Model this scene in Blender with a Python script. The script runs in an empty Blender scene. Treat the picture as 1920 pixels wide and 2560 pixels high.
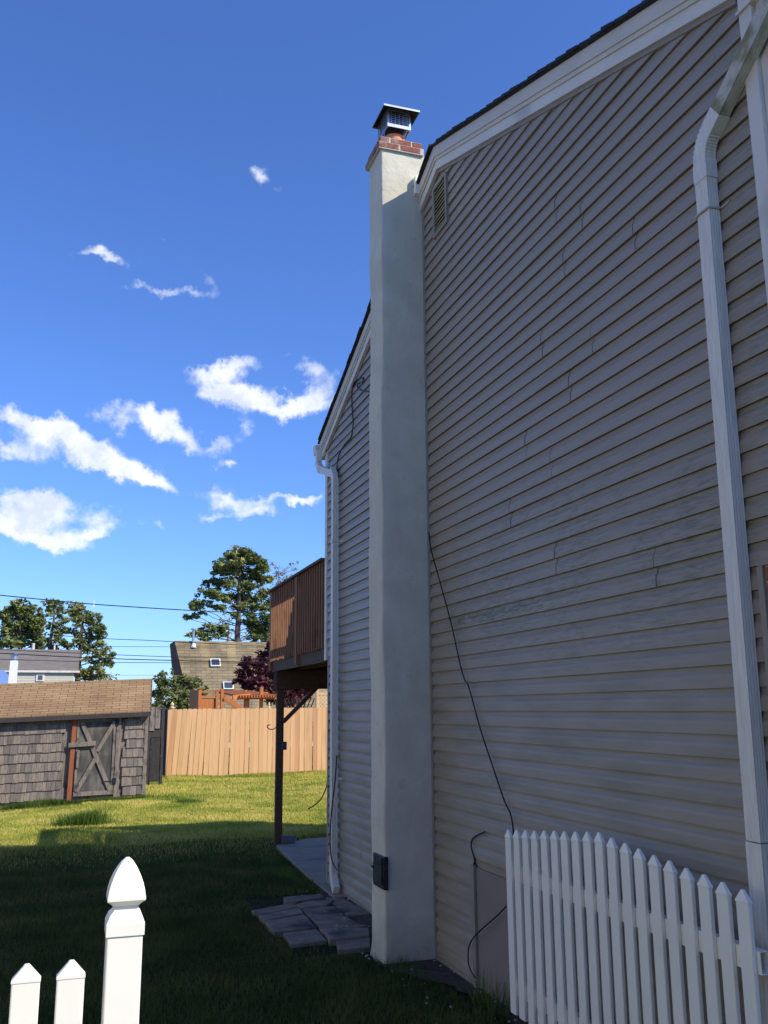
import bpy, math, random
import numpy as np
from mathutils import Vector, Matrix

random.seed(7)
rng = np.random.default_rng(7)
scn = bpy.context.scene
col = scn.collection

# ------------------------------------------------------------------ camera
F_PX = 2305.8
PITCH, ROLL, YAW = math.radians(11.987), math.radians(-0.410), math.radians(-18.229)
CAM = np.array([-2.77, 0.0, 1.911])


def _cam_rows():
    Fv = np.array([0, math.cos(PITCH), math.sin(PITCH)]); X = np.array([1, 0, 0.]); U = np.cross(X, Fv)
    X2 = math.cos(ROLL) * X + math.sin(ROLL) * U
    U2 = -math.sin(ROLL) * X + math.cos(ROLL) * U
    R0 = np.array([X2, U2, -Fv])
    B = np.array([[math.cos(YAW), -math.sin(YAW), 0], [math.sin(YAW), math.cos(YAW), 0], [0, 0, 1.]]).T
    return R0 @ B


RC = _cam_rows()
cam_d = bpy.data.cameras.new('camera')
cam = bpy.data.objects.new('camera', cam_d); col.objects.link(cam)
M = Matrix.Identity(4)
for i in range(3):
    for j in range(3):
        M[i][j] = RC[j][i]
    M[i][3] = CAM[i]
cam.matrix_world = M
cam_d.sensor_fit = 'VERTICAL'; cam_d.sensor_height = 24.0
cam_d.lens = 24.0 * F_PX / 2560
cam_d.clip_start = 0.05; cam_d.clip_end = 3000
scn.camera = cam


def ray(px, py):
    d = RC.T @ np.array([px - 960, -(py - 1280), -F_PX]); return d / np.linalg.norm(d)


def at(px, py, x=None, y=None, z=None):
    """point of the place seen at photo pixel (px,py) on the plane x=, y= or z="""
    d = ray(px, py)
    if x is not None: t = (x - CAM[0]) / d[0]
    elif y is not None: t = (y - CAM[1]) / d[1]
    else: t = (z - CAM[2]) / d[2]
    return CAM + d * t


def at_plane(px, py, p0, n):
    d = ray(px, py); n = np.array(n, float)
    return CAM + d * (n @ (np.array(p0) - CAM) / (n @ d))


# ------------------------------------------------------------------ light
SUN_A, SUN_B = 0.85, 0.77          # horizontal travel of light per metre of fall (to -x, to +y)
sun_dir = Vector((SUN_A, -SUN_B, 1.0)).normalized()
SUN_EL = math.asin(sun_dir.z); SUN_ROT = math.atan2(SUN_A, -SUN_B)
sd = bpy.data.lights.new('sun', 'SUN'); sd.energy = 5.0; sd.angle = math.radians(0.53); sd.color = (1.0, 0.93, 0.80)
so = bpy.data.objects.new('sun', sd); col.objects.link(so)
so.rotation_euler = sun_dir.to_track_quat('Z', 'Y').to_euler()
so.location = (10, -10, 30)

scn.view_settings.view_transform = 'Standard'; scn.view_settings.look = 'None'
scn.view_settings.gamma = 1.0; scn.view_settings.use_curve_mapping = False
scn.view_settings.exposure = 0.25

# ------------------------------------------------------------------ world: sky and clouds
world = bpy.data.worlds.new('World'); scn.world = world; world.use_nodes = True
wt = world.node_tree; wt.nodes.clear()
WN = lambda t: wt.nodes.new(t)
WL = wt.links.new
sky = WN('ShaderNodeTexSky'); sky.sky_type = 'NISHITA'; sky.sun_disc = False
sky.sun_elevation = SUN_EL; sky.sun_rotation = SUN_ROT
sky.air_density = 1.0; sky.dust_density = 0.3; sky.ozone_density = 2.2; sky.altitude = 0
bg = WN('ShaderNodeBackground'); bg.inputs['Strength'].default_value = 0.115
wo = WN('ShaderNodeOutputWorld')
tc = WN('ShaderNodeTexCoord')


def wmath(op, a, b=None, c=None, clamp=False):
    n = WN('ShaderNodeMath'); n.operation = op; n.use_clamp = clamp
    for i, v in enumerate((a, b, c)):
        if v is None: continue
        if isinstance(v, (int, float)): n.inputs[i].default_value = v
        else: WL(v, n.inputs[i])
    return n.outputs[0]


# warp the view direction a little so that cloud edges billow
nz = WN('ShaderNodeTexNoise'); nz.inputs['Scale'].default_value = 26; nz.inputs['Detail'].default_value = 7; nz.inputs['Roughness'].default_value = 0.62
WL(tc.outputs['Generated'], nz.inputs['Vector'])
sub = WN('ShaderNodeVectorMath'); sub.operation = 'SUBTRACT'; WL(nz.outputs['Color'], sub.inputs[0]); sub.inputs[1].default_value = (.5, .5, .5)
scl = WN('ShaderNodeVectorMath'); scl.operation = 'SCALE'; WL(sub.outputs[0], scl.inputs[0]); scl.inputs['Scale'].default_value = 0.055
wad = WN('ShaderNodeVectorMath'); wad.operation = 'ADD'; WL(tc.outputs['Generated'], wad.inputs[0]); WL(scl.outputs[0], wad.inputs[1])
DIR = wad.outputs[0]
# clouds: centre (photo px), half length, half height, tilt degrees, strength
CL = [
    (664, 446, 36, 24, 20, .75), (220, 622, 42, 17, 8, .6), (282, 638, 40, 15, 20, .6),
    (375, 730, 62, 14, 4, .66), (470, 727, 45, 14, 5, .56), (512, 700, 32, 16, 40, .5), (332, 705, 12, 20, 0, .42),
    (500, 925, 75, 15, -4, .55), (585, 918, 50, 28, -25, .75),
    (540, 968, 60, 22, 12, .95), (610, 1003, 85, 30, 14, 1.15), (735, 1015, 88, 20, -4, 1.1), (798, 968, 50, 30, -40, .95), (775, 915, 30, 22, 30, .6),
    (604, 1080, 27, 24, 10, .95),
    (95, 1060, 90, 24, 10, 1.0), (200, 1105, 125, 30, 12, 1.15), (310, 1168, 100, 24, 24, 1.1), (290, 1040, 42, 24, 20, .6),
    (400, 1050, 45, 22, 10, .9), (455, 1095, 95, 26, 20, 1.05), (545, 1105, 20, 14, 0, .4),
    (30, 1128, 62, 26, 10, 1.05), (230, 1150, 70, 20, 10, .8), (385, 1195, 55, 18, 30, .9),
    (560, 1165, 40, 12, -10, .28), (585, 1160, 14, 12, -30, .4),
    (40, 1258, 90, 30, 8, 1.05), (20, 1300, 60, 26, 0, .9), (135, 1270, 48, 36, 0, .95), (120, 1338, 110, 22, 14, .95), (150, 1355, 60, 20, 18, .9),
    (250, 1300, 60, 26, 0, .6), (250, 1335, 52, 13, -4, .8), (350, 1310, 40, 10, 0, .25), (395, 1305, 14, 16, -40, .42),
    (585, 1245, 62, 22, 6, 1.0), (655, 1285, 50, 16, 0, .95), (545, 1285, 45, 12, -4, .6), (700, 1255, 70, 12, -2, .5), (760, 1252, 32, 11, -4, .8),
    (490, 1335, 16, 12, 0, .25), (405, 600, 14, 8, 0, .2),
]
acc = None
for (px, py, rx, ry, tilt, st) in CL:
    c = ray(px, py); d2 = ray(px + 10, py); t = d2 - c; t -= c * (t @ c); t /= np.linalg.norm(t)
    u = np.cross(c, t); u /= np.linalg.norm(u)
    if u[2] > 0: u = -u                      # u points down in the picture
    a = math.radians(tilt)
    e1 = t * math.cos(a) + u * math.sin(a); e2 = -t * math.sin(a) + u * math.cos(a)
    fr = 1.0 / F_PX / (1 + ((px - 960) ** 2 + (py - 1280) ** 2) / F_PX ** 2) ** .6
    v1 = e1 / (rx * 1.22 * fr); v2 = e2 / (ry * 1.16 * fr)
    dn1 = WN('ShaderNodeVectorMath'); dn1.operation = 'DOT_PRODUCT'; WL(DIR, dn1.inputs[0]); dn1.inputs[1].default_value = tuple(v1)
    dn2 = WN('ShaderNodeVectorMath'); dn2.operation = 'DOT_PRODUCT'; WL(DIR, dn2.inputs[0]); dn2.inputs[1].default_value = tuple(v2)
    o1 = wmath('SUBTRACT', dn1.outputs['Value'], float(v1 @ c)); o2 = wmath('SUBTRACT', dn2.outputs['Value'], float(v2 @ c))
    r2 = wmath('ADD', wmath('MULTIPLY', o1, o1), wmath('MULTIPLY', o2, o2))
    st = st + .22 if st < .9 else st + .1
    f = wmath('MULTIPLY', wmath('POWER', 2.718, wmath('MULTIPLY', r2, -1.0)), st)
    acc = f if acc is None else wmath('ADD', acc, f)
nf = WN('ShaderNodeTexNoise'); nf.inputs['Scale'].default_value = 42; nf.inputs['Detail'].default_value = 8; nf.inputs['Roughness'].default_value = 0.6
WL(tc.outputs['Generated'], nf.inputs['Vector'])
# keep the front hemisphere only
fw = WN('ShaderNodeVectorMath'); fw.operation = 'DOT_PRODUCT'; WL(tc.outputs['Generated'], fw.inputs[0]); fw.inputs[1].default_value = tuple(ray(600, 1100))
front = wmath('GREATER_THAN', fw.outputs['Value'], 0.4)
dens = wmath('ADD', acc, wmath('MULTIPLY', wmath('SUBTRACT', nf.outputs['Fac'], 0.5), 1.9))
mr = WN('ShaderNodeMapRange'); mr.interpolation_type = 'SMOOTHSTEP'; WL(dens, mr.inputs['Value'])
mr.inputs['From Min'].default_value = 0.40; mr.inputs['From Max'].default_value = 1.45
mask = wmath('MULTIPLY', wmath('MULTIPLY', mr.outputs['Result'], front), 0.97)
ccol = WN('ShaderNodeMixRGB'); cmr = WN('ShaderNodeMapRange'); cmr.inputs['From Min'].default_value = .38; cmr.inputs['From Max'].default_value = .56; WL(nz.outputs['Fac'], cmr.inputs['Value']); WL(cmr.outputs[0], ccol.inputs['Fac']); ccol.inputs[1].default_value = (5.6, 6.2, 7.4, 1); ccol.inputs[2].default_value = (7.6, 7.9, 8.4, 1)
hue = WN('ShaderNodeHueSaturation'); hue.inputs['Saturation'].default_value = 1.0; hue.inputs['Hue'].default_value = 0.5; WL(sky.outputs['Color'], hue.inputs['Color'])
SKYHUE = hue
gain = WN('ShaderNodeMixRGB'); gain.blend_type = 'MULTIPLY'; gain.inputs['Fac'].default_value = 1.0; WL(hue.outputs['Color'], gain.inputs[1]); gain.inputs[2].default_value = (.66, .96, 1.60, 1)
mx = WN('ShaderNodeMixRGB'); WL(mask, mx.inputs['Fac']); WL(gain.outputs['Color'], mx.inputs[1]); WL(ccol.outputs['Color'], mx.inputs[2])
WL(mx.outputs['Color'], bg.inputs['Color']); WL(bg.outputs[0], wo.inputs['Surface'])


# ------------------------------------------------------------------ materials
def mat(name, c, rough=0.7, var=0.12, scale=8, c2=None, f2=(0.55, 0.75), scale2=3, stretch=(1, 1, 1), bump=0.0, bscale=60, spec=0.3, metal=0.0, trans=0.0, stretch2=(1, 1, 1)):
    m = bpy.data.materials.new(name); m.use_nodes = True
    nt = m.node_tree; b = nt.nodes['Principled BSDF']
    N = nt.nodes.new; L = nt.links.new
    tcn = N('ShaderNodeTexCoord'); mp = N('ShaderNodeMapping'); mp.inputs['Scale'].default_value = stretch
    L(tcn.outputs['Object'], mp.inputs['Vector'])
    n1 = N('ShaderNodeTexNoise'); n1.inputs['Scale'].default_value = scale; n1.inputs['Detail'].default_value = 5
    L(mp.outputs[0], n1.inputs['Vector'])
    mr_ = N('ShaderNodeMapRange'); mr_.inputs['From Min'].default_value = .3; mr_.inputs['From Max'].default_value = .7
    mr_.inputs['To Min'].default_value = 1 - var; mr_.inputs['To Max'].default_value = 1 + var
    L(n1.outputs['Fac'], mr_.inputs['Value'])
    base = N('ShaderNodeRGB'); base.outputs[0].default_value = (*c, 1)
    src = base.outputs[0]
    if c2 is not None:
        mp2 = N('ShaderNodeMapping'); mp2.inputs['Scale'].default_value = stretch2; L(tcn.outputs['Object'], mp2.inputs['Vector'])
        n2 = N('ShaderNodeTexNoise'); n2.inputs['Scale'].default_value = scale2; n2.inputs['Detail'].default_value = 6; L(mp2.outputs[0], n2.inputs['Vector'])
        r2 = N('ShaderNodeMapRange'); r2.interpolation_type = 'SMOOTHSTEP'; r2.inputs['From Min'].default_value = f2[0]; r2.inputs['From Max'].default_value = f2[1]; L(n2.outputs['Fac'], r2.inputs['Value'])
        mxx = N('ShaderNodeMixRGB'); L(r2.outputs[0], mxx.inputs['Fac']); L(src, mxx.inputs[1]); mxx.inputs[2].default_value = (*c2, 1); src = mxx.outputs[0]
    vm = N('ShaderNodeVectorMath'); vm.operation = 'SCALE'; L(src, vm.inputs[0]); L(mr_.outputs[0], vm.inputs['Scale'])
    L(vm.outputs[0], b.inputs['Base Color'])
    b.inputs['Roughness'].default_value = rough; b.inputs['Specular IOR Level'].default_value = spec; b.inputs['Metallic'].default_value = metal
    if bump:
        n3 = N('ShaderNodeTexNoise'); n3.inputs['Scale'].default_value = bscale; n3.inputs['Detail'].default_value = 4; L(mp.outputs[0], n3.inputs['Vector'])
        bp = N('ShaderNodeBump'); bp.inputs['Strength'].default_value = bump; bp.inputs['Distance'].default_value = 0.02; L(n3.outputs['Fac'], bp.inputs['Height']); L(bp.outputs[0], b.inputs['Normal'])
    m['src'] = 1
    return m


def leaf_mat(name, c1, c2, c3, scale=1.2, rough=0.6, trans=0.25):
    m = bpy.data.materials.new(name); m.use_nodes = True
    nt = m.node_tree; b = nt.nodes['Principled BSDF']; N = nt.nodes.new; L = nt.links.new
    g = N('ShaderNodeNewGeometry'); r = N('ShaderNodeValToRGB')
    e = r.color_ramp.elements; e[0].color = (*c1, 1); e[1].color = (*c3, 1); e[0].position = .05; e[1].position = .97
    k = e.new(.5); k.color = (*c2, 1)
    tcn = N('ShaderNodeTexCoord'); n1 = N('ShaderNodeTexNoise'); n1.inputs['Scale'].default_value = scale; L(tcn.outputs['Object'], n1.inputs['Vector'])
    a = N('ShaderNodeMath'); a.operation = 'MULTIPLY'; a.inputs[1].default_value = 0.45; L(g.outputs['Random Per Island'], a.inputs[0])
    a2 = N('ShaderNodeMath'); a2.operation = 'MULTIPLY_ADD'; a2.inputs[1].default_value = 1.6; a2.inputs[2].default_value = -0.52; L(n1.outputs['Fac'], a2.inputs[0])
    s = N('ShaderNodeMath'); s.operation = 'ADD'; s.use_clamp = True; L(a.outputs[0], s.inputs[0]); L(a2.outputs[0], s.inputs[1])
    L(s.outputs[0], r.inputs['Fac']); L(r.outputs['Color'], b.inputs['Base Color'])
    b.inputs['Roughness'].default_value = rough; b.inputs['Specular IOR Level'].default_value = 0.2
    if trans:
        tr = N('ShaderNodeBsdfTranslucent'); L(r.outputs['Color'], tr.inputs['Color'])
        ms = N('ShaderNodeMixShader'); ms.inputs[0].default_value = trans; L(b.outputs[0], ms.inputs[1]); L(tr.outputs[0], ms.inputs[2])
        L(ms.outputs[0], nt.nodes['Material Output'].inputs['Surface'])
    return m


MT = {}
MT['trim'] = mat('white_trim', (.74, .69, .60), .5, .05, 3, c2=(.48, .47, .42), scale2=2.2, f2=(.5, .8))
MT['fascia'] = mat('fascia_paint', (.66, .60, .50), .5, .06, 3)
MT['soffit'] = mat('soffit_beige', (.55, .48, .36), .6, .06, 6)
MT['jch'] = mat('siding_trim', (.31, .265, .215), .55, .05, 5)
MT['vinyl'] = mat('white_vinyl', (.91, .87, .75), .35, .03, 3, c2=(.74, .71, .60), scale2=5, f2=(.62, .85), spec=.5)
MT['shingle_dark'] = mat('dark_roof_shingle', (.035, .032, .035), .9, .3, 30)
MT['downspout'] = mat('white_aluminium', (.78, .74, .64), .45, .08, 14, stretch=(4, 4, .4), c2=(.62, .60, .53), scale2=30, stretch2=(3, 3, .15), f2=(.5, .8))
MT['strap'] = mat('strap_metal', (.50, .47, .38), .6, .1)
MT['green_metal'] = mat('mossy_aluminium', (.58, .55, .46), .6, .12, 14, c2=(.24, .22, .10), scale2=9, f2=(.45, .72), stretch2=(1, 1, 1))
MT['brick'] = mat('red_brick', (.25, .085, .06), .85, .25, 25, c2=(.30, .19, .16), scale2=6, f2=(.45, .6), bump=.3)
MT['brick2'] = mat('orange_brick', (.36, .12, .04), .85, .2, 25, bump=.3)
MT['mortar'] = mat('mortar', (.55, .50, .42), .9, .12, 30, bump=.3)
MT['clay'] = mat('clay_flue', (.66, .26, .13), .8, .12, 10)
MT['steel'] = mat('galvanised_steel', (.42, .45, .50), .35, .1, 10, metal=.7)
MT['black_iron'] = mat('black_iron', (.02, .024, .028), .5, .3, 20, c2=(.06, .07, .08), scale2=14, f2=(.55, .7))
MT['cable'] = mat('black_cable', (.010, .010, .012), .45, .1)
MT['dark'] = mat('dark_gap', (.01, .01, .01), .9, .1)
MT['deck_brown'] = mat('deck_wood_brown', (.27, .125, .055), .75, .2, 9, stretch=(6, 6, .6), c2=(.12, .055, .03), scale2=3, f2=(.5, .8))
MT['deck_rim_shaded'] = mat('deck_wood_shaded', (.105, .062, .036), .8, .25, 8, stretch=(5, 1, 5), c2=(.15, .10, .06), scale2=3)  # darker copy of the deck wood, the rim's shade put into its colour
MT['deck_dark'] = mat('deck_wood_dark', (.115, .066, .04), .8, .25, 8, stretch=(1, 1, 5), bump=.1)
MT['concrete'] = mat('patio_concrete', (.31, .24, .165), .9, .12, 6, c2=(.17, .16, .14), scale2=1.8, f2=(.5, .7), bump=.2)
MT['paver'] = mat('grey_paver', (.22, .18, .135), .9, .25, 9, c2=(.06, .055, .05), scale2=2.5, f2=(.5, .68), bump=.4)
MT['block'] = mat('concrete_block', (.12, .14, .18), .9, .15, 20, bump=.4)
MT['lat'] = mat('lattice_wood', (.68, .45, .23), .75, .1, 6)
MT['orange_wood'] = mat('orange_stained_wood', (.50, .175, .05), .7, .16, 5, stretch=(4, 4, .5))
MT['grey_wood'] = mat('weathered_grey_wood', (.235, .195, .16), .85, .3, 7, stretch=(5, 5, .5), c2=(.09, .075, .065), scale2=5, f2=(.5, .7), bump=.2)
MT['fence_dark'] = mat('dark_weathered_fence', (.06, .05, .048), .9, .25, 7, stretch=(6, 6, .6))
MT['orange_post'] = mat('rust_stained_wood', (.33, .11, .045), .8, .15, 6, stretch=(4, 4, .4))
MT['roof_gold'] = mat('gold_brown_shingle', (.36, .25, .12), .9, .1, 4)
MT['grey_roof'] = mat('grey_roof', (.17, .15, .13), .9, .12, 2, stretch=(1, 1, 3))
MT['cream'] = mat('cream_siding', (.62, .58, .46), .7, .04, 2)
MT['glass'] = mat('window_glass', (.05, .06, .08), .08, .1, 2, spec=.8)
MT['blue_roof'] = mat('blue_tarp_roof', (.16, .26, .50), .6, .15, 2)
MT['white_stucco'] = mat('white_stucco', (.80, .80, .80), .8, .04, 4)
MT['bark'] = mat('pine_bark', (.12, .085, .07), .9, .3, 6, stretch=(2, 2, .5), bump=.3)
MT['bark_grey'] = mat('grey_bark', (.25, .21, .18), .9, .2, 6)
MT['finial'] = mat('finial_wood', (.62, .47, .26), .7, .1)
MT['panel'] = mat('access_panel_board', (.25, .21, .175), .7, .05, 4)
MT['dirt'] = mat('dirt_soil', (.07, .055, .04), 1, .35, 14, bump=.5)
MT['pebble'] = mat('light_pebble', (.40, .40, .38), .9, .2)


def shader_mat(name):
    m = bpy.data.materials.new(name); m.use_nodes = True
    return m, m.node_tree, m.node_tree.nodes['Principled BSDF'], m.node_tree.nodes.new, m.node_tree.links.new


def siding_material():
    m, nt, b, N, L = shader_mat('taupe_vinyl_siding')
    tcn = N('ShaderNodeTexCoord')
    n0 = N('ShaderNodeTexNoise'); n0.inputs['Scale'].default_value = 1.3; n0.inputs['Detail'].default_value = 4; L(tcn.outputs['Object'], n0.inputs['Vector'])
    mp = N('ShaderNodeMapping'); mp.inputs['Scale'].default_value = (1, 1.0, 9); L(tcn.outputs['Object'], mp.inputs['Vector'])
    n1 = N('ShaderNodeTexNoise'); n1.inputs['Scale'].default_value = 7; n1.inputs['Detail'].default_value = 9; n1.inputs['Roughness'].default_value = .75; L(mp.outputs[0], n1.inputs['Vector'])
    ofs = N('ShaderNodeVectorMath'); ofs.operation = 'ADD'; ofs.inputs[1].default_value = (0, 6.75, 0); L(tcn.outputs['Object'], ofs.inputs[0])
    sep = N('ShaderNodeSeparateXYZ'); L(ofs.outputs[0], sep.inputs[0])

    def mm(op, a, bb, cc=None, cl=False):
        n = N('ShaderNodeMath'); n.operation = op; n.use_clamp = cl
        for i, v in enumerate((a, bb, cc)):
            if v is None: continue
            if isinstance(v, (int, float)): n.inputs[i].default_value = v
            else: L(v, n.inputs[i])
        return n.outputs[0]
    # band of algae around z 2.6 - 3.6, stronger near the downspout wall
    zc = mm('MULTIPLY', mm('SUBTRACT', sep.outputs['Z'], 2.75), 1.25)
    zb = mm('SUBTRACT', 1.0, mm('MULTIPLY', zc, zc), cl=True)
    streak = N('ShaderNodeMapRange'); streak.inputs['From Min'].default_value = .45; streak.inputs['From Max'].default_value = .66; L(n1.outputs['Fac'], streak.inputs['Value'])
    patch = N('ShaderNodeMapRange'); patch.inputs['From Min'].default_value = .38; patch.inputs['From Max'].default_value = .56; L(n0.outputs['Fac'], patch.inputs['Value'])
    near = N('ShaderNodeMapRange'); near.inputs['From Min'].default_value = 7.0; near.inputs['From Max'].default_value = 6.4; L(sep.outputs['Y'], near.inputs['Value'])
    a = mm('MULTIPLY', mm('MULTIPLY', zb, streak.outputs[0]), mm('MULTIPLY', patch.outputs[0], near.outputs[0]))
    # one strong streak in the course at z about 2.45
    s1 = mm('SUBTRACT', 1.0, mm('ABSOLUTE', mm('MULTIPLY', mm('SUBTRACT', sep.outputs['Z'], 2.555), 16.0), None), cl=True)
    yr = N('ShaderNodeMapRange'); yr.interpolation_type = 'SMOOTHSTEP'; yr.inputs['From Min'].default_value = 5.0; yr.inputs['From Max'].default_value = 5.6; L(sep.outputs['Y'], yr.inputs['Value'])
    yr2 = N('ShaderNodeMapRange'); yr2.interpolation_type = 'SMOOTHSTEP'; yr2.inputs['From Min'].default_value = 6.95; yr2.inputs['From Max'].default_value = 6.6; L(sep.outputs['Y'], yr2.inputs['Value'])
    s1 = mm('MULTIPLY', s1, mm('MULTIPLY', yr.outputs[0], yr2.outputs[0]))
    st2 = N('ShaderNodeMapRange'); st2.inputs['From Min'].default_value = .42; st2.inputs['From Max'].default_value = .6; L(n1.outputs['Fac'], st2.inputs['Value'])
    s1 = mm('MULTIPLY', s1, mm('MULTIPLY', st2.outputs[0], 0.9))
    # mould behind the downspout (y < 3.25)
    nb = N('ShaderNodeMapRange'); nb.inputs['From Min'].default_value = 3.40; nb.inputs['From Max'].default_value = 3.10; L(sep.outputs['Y'], nb.inputs['Value'])
    zz_ = N('ShaderNodeMapRange'); zz_.inputs['From Min'].default_value = 2.6; zz_.inputs['From Max'].default_value = 3.4; L(sep.outputs['Z'], zz_.inputs['Value'])
    st3 = N('ShaderNodeMapRange'); st3.inputs['From Min'].default_value = .45; st3.inputs['From Max'].default_value = .7; L(n1.outputs['Fac'], st3.inputs['Value'])
    s3 = mm('MULTIPLY', mm('MULTIPLY', nb.outputs[0], zz_.outputs[0]), mm('MULTIPLY', st3.outputs[0], 0.6))
    alg = mm('ADD', mm('ADD', mm('MULTIPLY', a, 0.8), s1), s3, cl=True)
    # general weathering tint (warmer, dirtier patches)
    mxa = N('ShaderNodeMixRGB'); L(n0.outputs['Fac'], mxa.inputs['Fac']); mxa.inputs[1].default_value = (.325, .278, .222, 1); mxa.inputs[2].default_value = (.372, .316, .25, 1)
    mxb = N('ShaderNodeMixRGB'); L(alg, mxb.inputs['Fac']); L(mxa.outputs[0], mxb.inputs[1]); mxb.inputs[2].default_value = (.10, .118, .045, 1)
    # faint grime band in the lower wall
    dz = N('ShaderNodeMapRange'); dz.inputs['From Min'].default_value = 3.4; dz.inputs['From Max'].default_value = 1.8; L(sep.outputs['Z'], dz.inputs['Value'])
    mp2 = N('ShaderNodeMapping'); mp2.inputs['Scale'].default_value = (1, .5, 3); L(tcn.outputs['Object'], mp2.inputs['Vector'])
    n2 = N('ShaderNodeTexNoise'); n2.inputs['Scale'].default_value = 3; n2.inputs['Detail'].default_value = 7; L(mp2.outputs[0], n2.inputs['Vector'])
    gr = N('ShaderNodeMapRange'); gr.inputs['From Min'].default_value = .42; gr.inputs['From Max'].default_value = .66; L(n2.outputs['Fac'], gr.inputs['Value'])
    gm = mm('MULTIPLY', mm('MULTIPLY', gr.outputs[0], dz.outputs[0]), .65)
    mxc = N('ShaderNodeMixRGB'); L(gm, mxc.inputs['Fac']); L(mxb.outputs[0], mxc.inputs[1]); mxc.inputs[2].default_value = (.225, .215, .15, 1)
    L(mxc.outputs[0], b.inputs['Base Color'])
    b.inputs['Roughness'].default_value = .5; b.inputs['Specular IOR Level'].default_value = .35
    mp3 = N('ShaderNodeMapping'); mp3.inputs['Scale'].default_value = (1, 1, 8); L(tcn.outputs['Object'], mp3.inputs['Vector'])
    n3 = N('ShaderNodeTexNoise'); n3.inputs['Scale'].default_value = 30; n3.inputs['Detail'].default_value = 3; L(mp3.outputs[0], n3.inputs['Vector'])
    bp = N('ShaderNodeBump'); bp.inputs['Strength'].default_value = .12; bp.inputs['Distance'].default_value = .01; L(n3.outputs['Fac'], bp.inputs['Height']); L(bp.outputs[0], b.inputs['Normal'])
    return m


MT['siding'] = siding_material()


def stucco_material():
    m, nt, b, N, L = shader_mat('chimney_stucco')
    tcn = N('ShaderNodeTexCoord')
    n0 = N('ShaderNodeTexNoise'); n0.inputs['Scale'].default_value = 2.2; n0.inputs['Detail'].default_value = 6; n0.inputs['Distortion'].default_value = 1.2; L(tcn.outputs['Object'], n0.inputs['Vector'])
    r = N('ShaderNodeMapRange'); r.inputs['From Min'].default_value = .35; r.inputs['From Max'].default_value = .68; L(n0.outputs['Fac'], r.inputs['Value'])
    mxa = N('ShaderNodeMixRGB'); L(r.outputs[0], mxa.inputs['Fac']); mxa.inputs[1].default_value = (.61, .575, .45, 1); mxa.inputs[2].default_value = (.70, .66, .52, 1)
    # hairline cracks / trowel marks
    v = N('ShaderNodeTexNoise'); v.inputs['Scale'].default_value = 9; v.inputs['Detail'].default_value = 8; v.inputs['Roughness'].default_value = .7; L(tcn.outputs['Object'], v.inputs['Vector'])
    rv = N('ShaderNodeMapRange'); rv.inputs['From Min'].default_value = .58; rv.inputs['From Max'].default_value = .72; L(v.outputs['Fac'], rv.inputs['Value'])
    mxb = N('ShaderNodeMixRGB'); L(rv.outputs[0], mxb.inputs['Fac']); L(mxa.outputs[0], mxb.inputs[1]); mxb.inputs[2].default_value = (.53, .51, .40, 1)
    # splash stain above the ground
    sep = N('ShaderNodeSeparateXYZ'); L(tcn.outputs['Object'], sep.inputs[0])
    dz = N('ShaderNodeMapRange'); dz.inputs['From Min'].default_value = .35; dz.inputs['From Max'].default_value = .0; L(sep.outputs['Z'], dz.inputs['Value'])
    dm = N('ShaderNodeMath'); dm.operation = 'MULTIPLY'; L(dz.outputs[0], dm.inputs[0]); L(v.outputs['Fac'], dm.inputs[1])
    mxc = N('ShaderNodeMixRGB'); L(dm.outputs[0], mxc.inputs['Fac']); L(mxb.outputs[0], mxc.inputs[1]); mxc.inputs[2].default_value = (.20, .17, .11, 1)
    L(mxc.outputs[0], b.inputs['Base Color']); b.inputs['Roughness'].default_value = .9; b.inputs['Specular IOR Level'].default_value = .2
    n3 = N('ShaderNodeTexNoise'); n3.inputs['Scale'].default_value = 90; n3.inputs['Detail'].default_value = 3; L(tcn.outputs['Object'], n3.inputs['Vector'])
    bp = N('ShaderNodeBump'); bp.inputs['Strength'].default_value = .35; bp.inputs['Distance'].default_value = .006; L(n3.outputs['Fac'], bp.inputs['Height'])
    n4 = N('ShaderNodeTexNoise'); n4.inputs['Scale'].default_value = 7; n4.inputs['Detail'].default_value = 4; L(tcn.outputs['Object'], n4.inputs['Vector'])
    bp2 = N('ShaderNodeBump'); bp2.inputs['Strength'].default_value = .45; bp2.inputs['Distance'].default_value = .03; L(n4.outputs['Fac'], bp2.inputs['Height']); L(bp.outputs[0], bp2.inputs['Normal'])
    L(bp2.outputs[0], b.inputs['Normal'])
    return m


MT['stucco'] = stucco_material()


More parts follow.
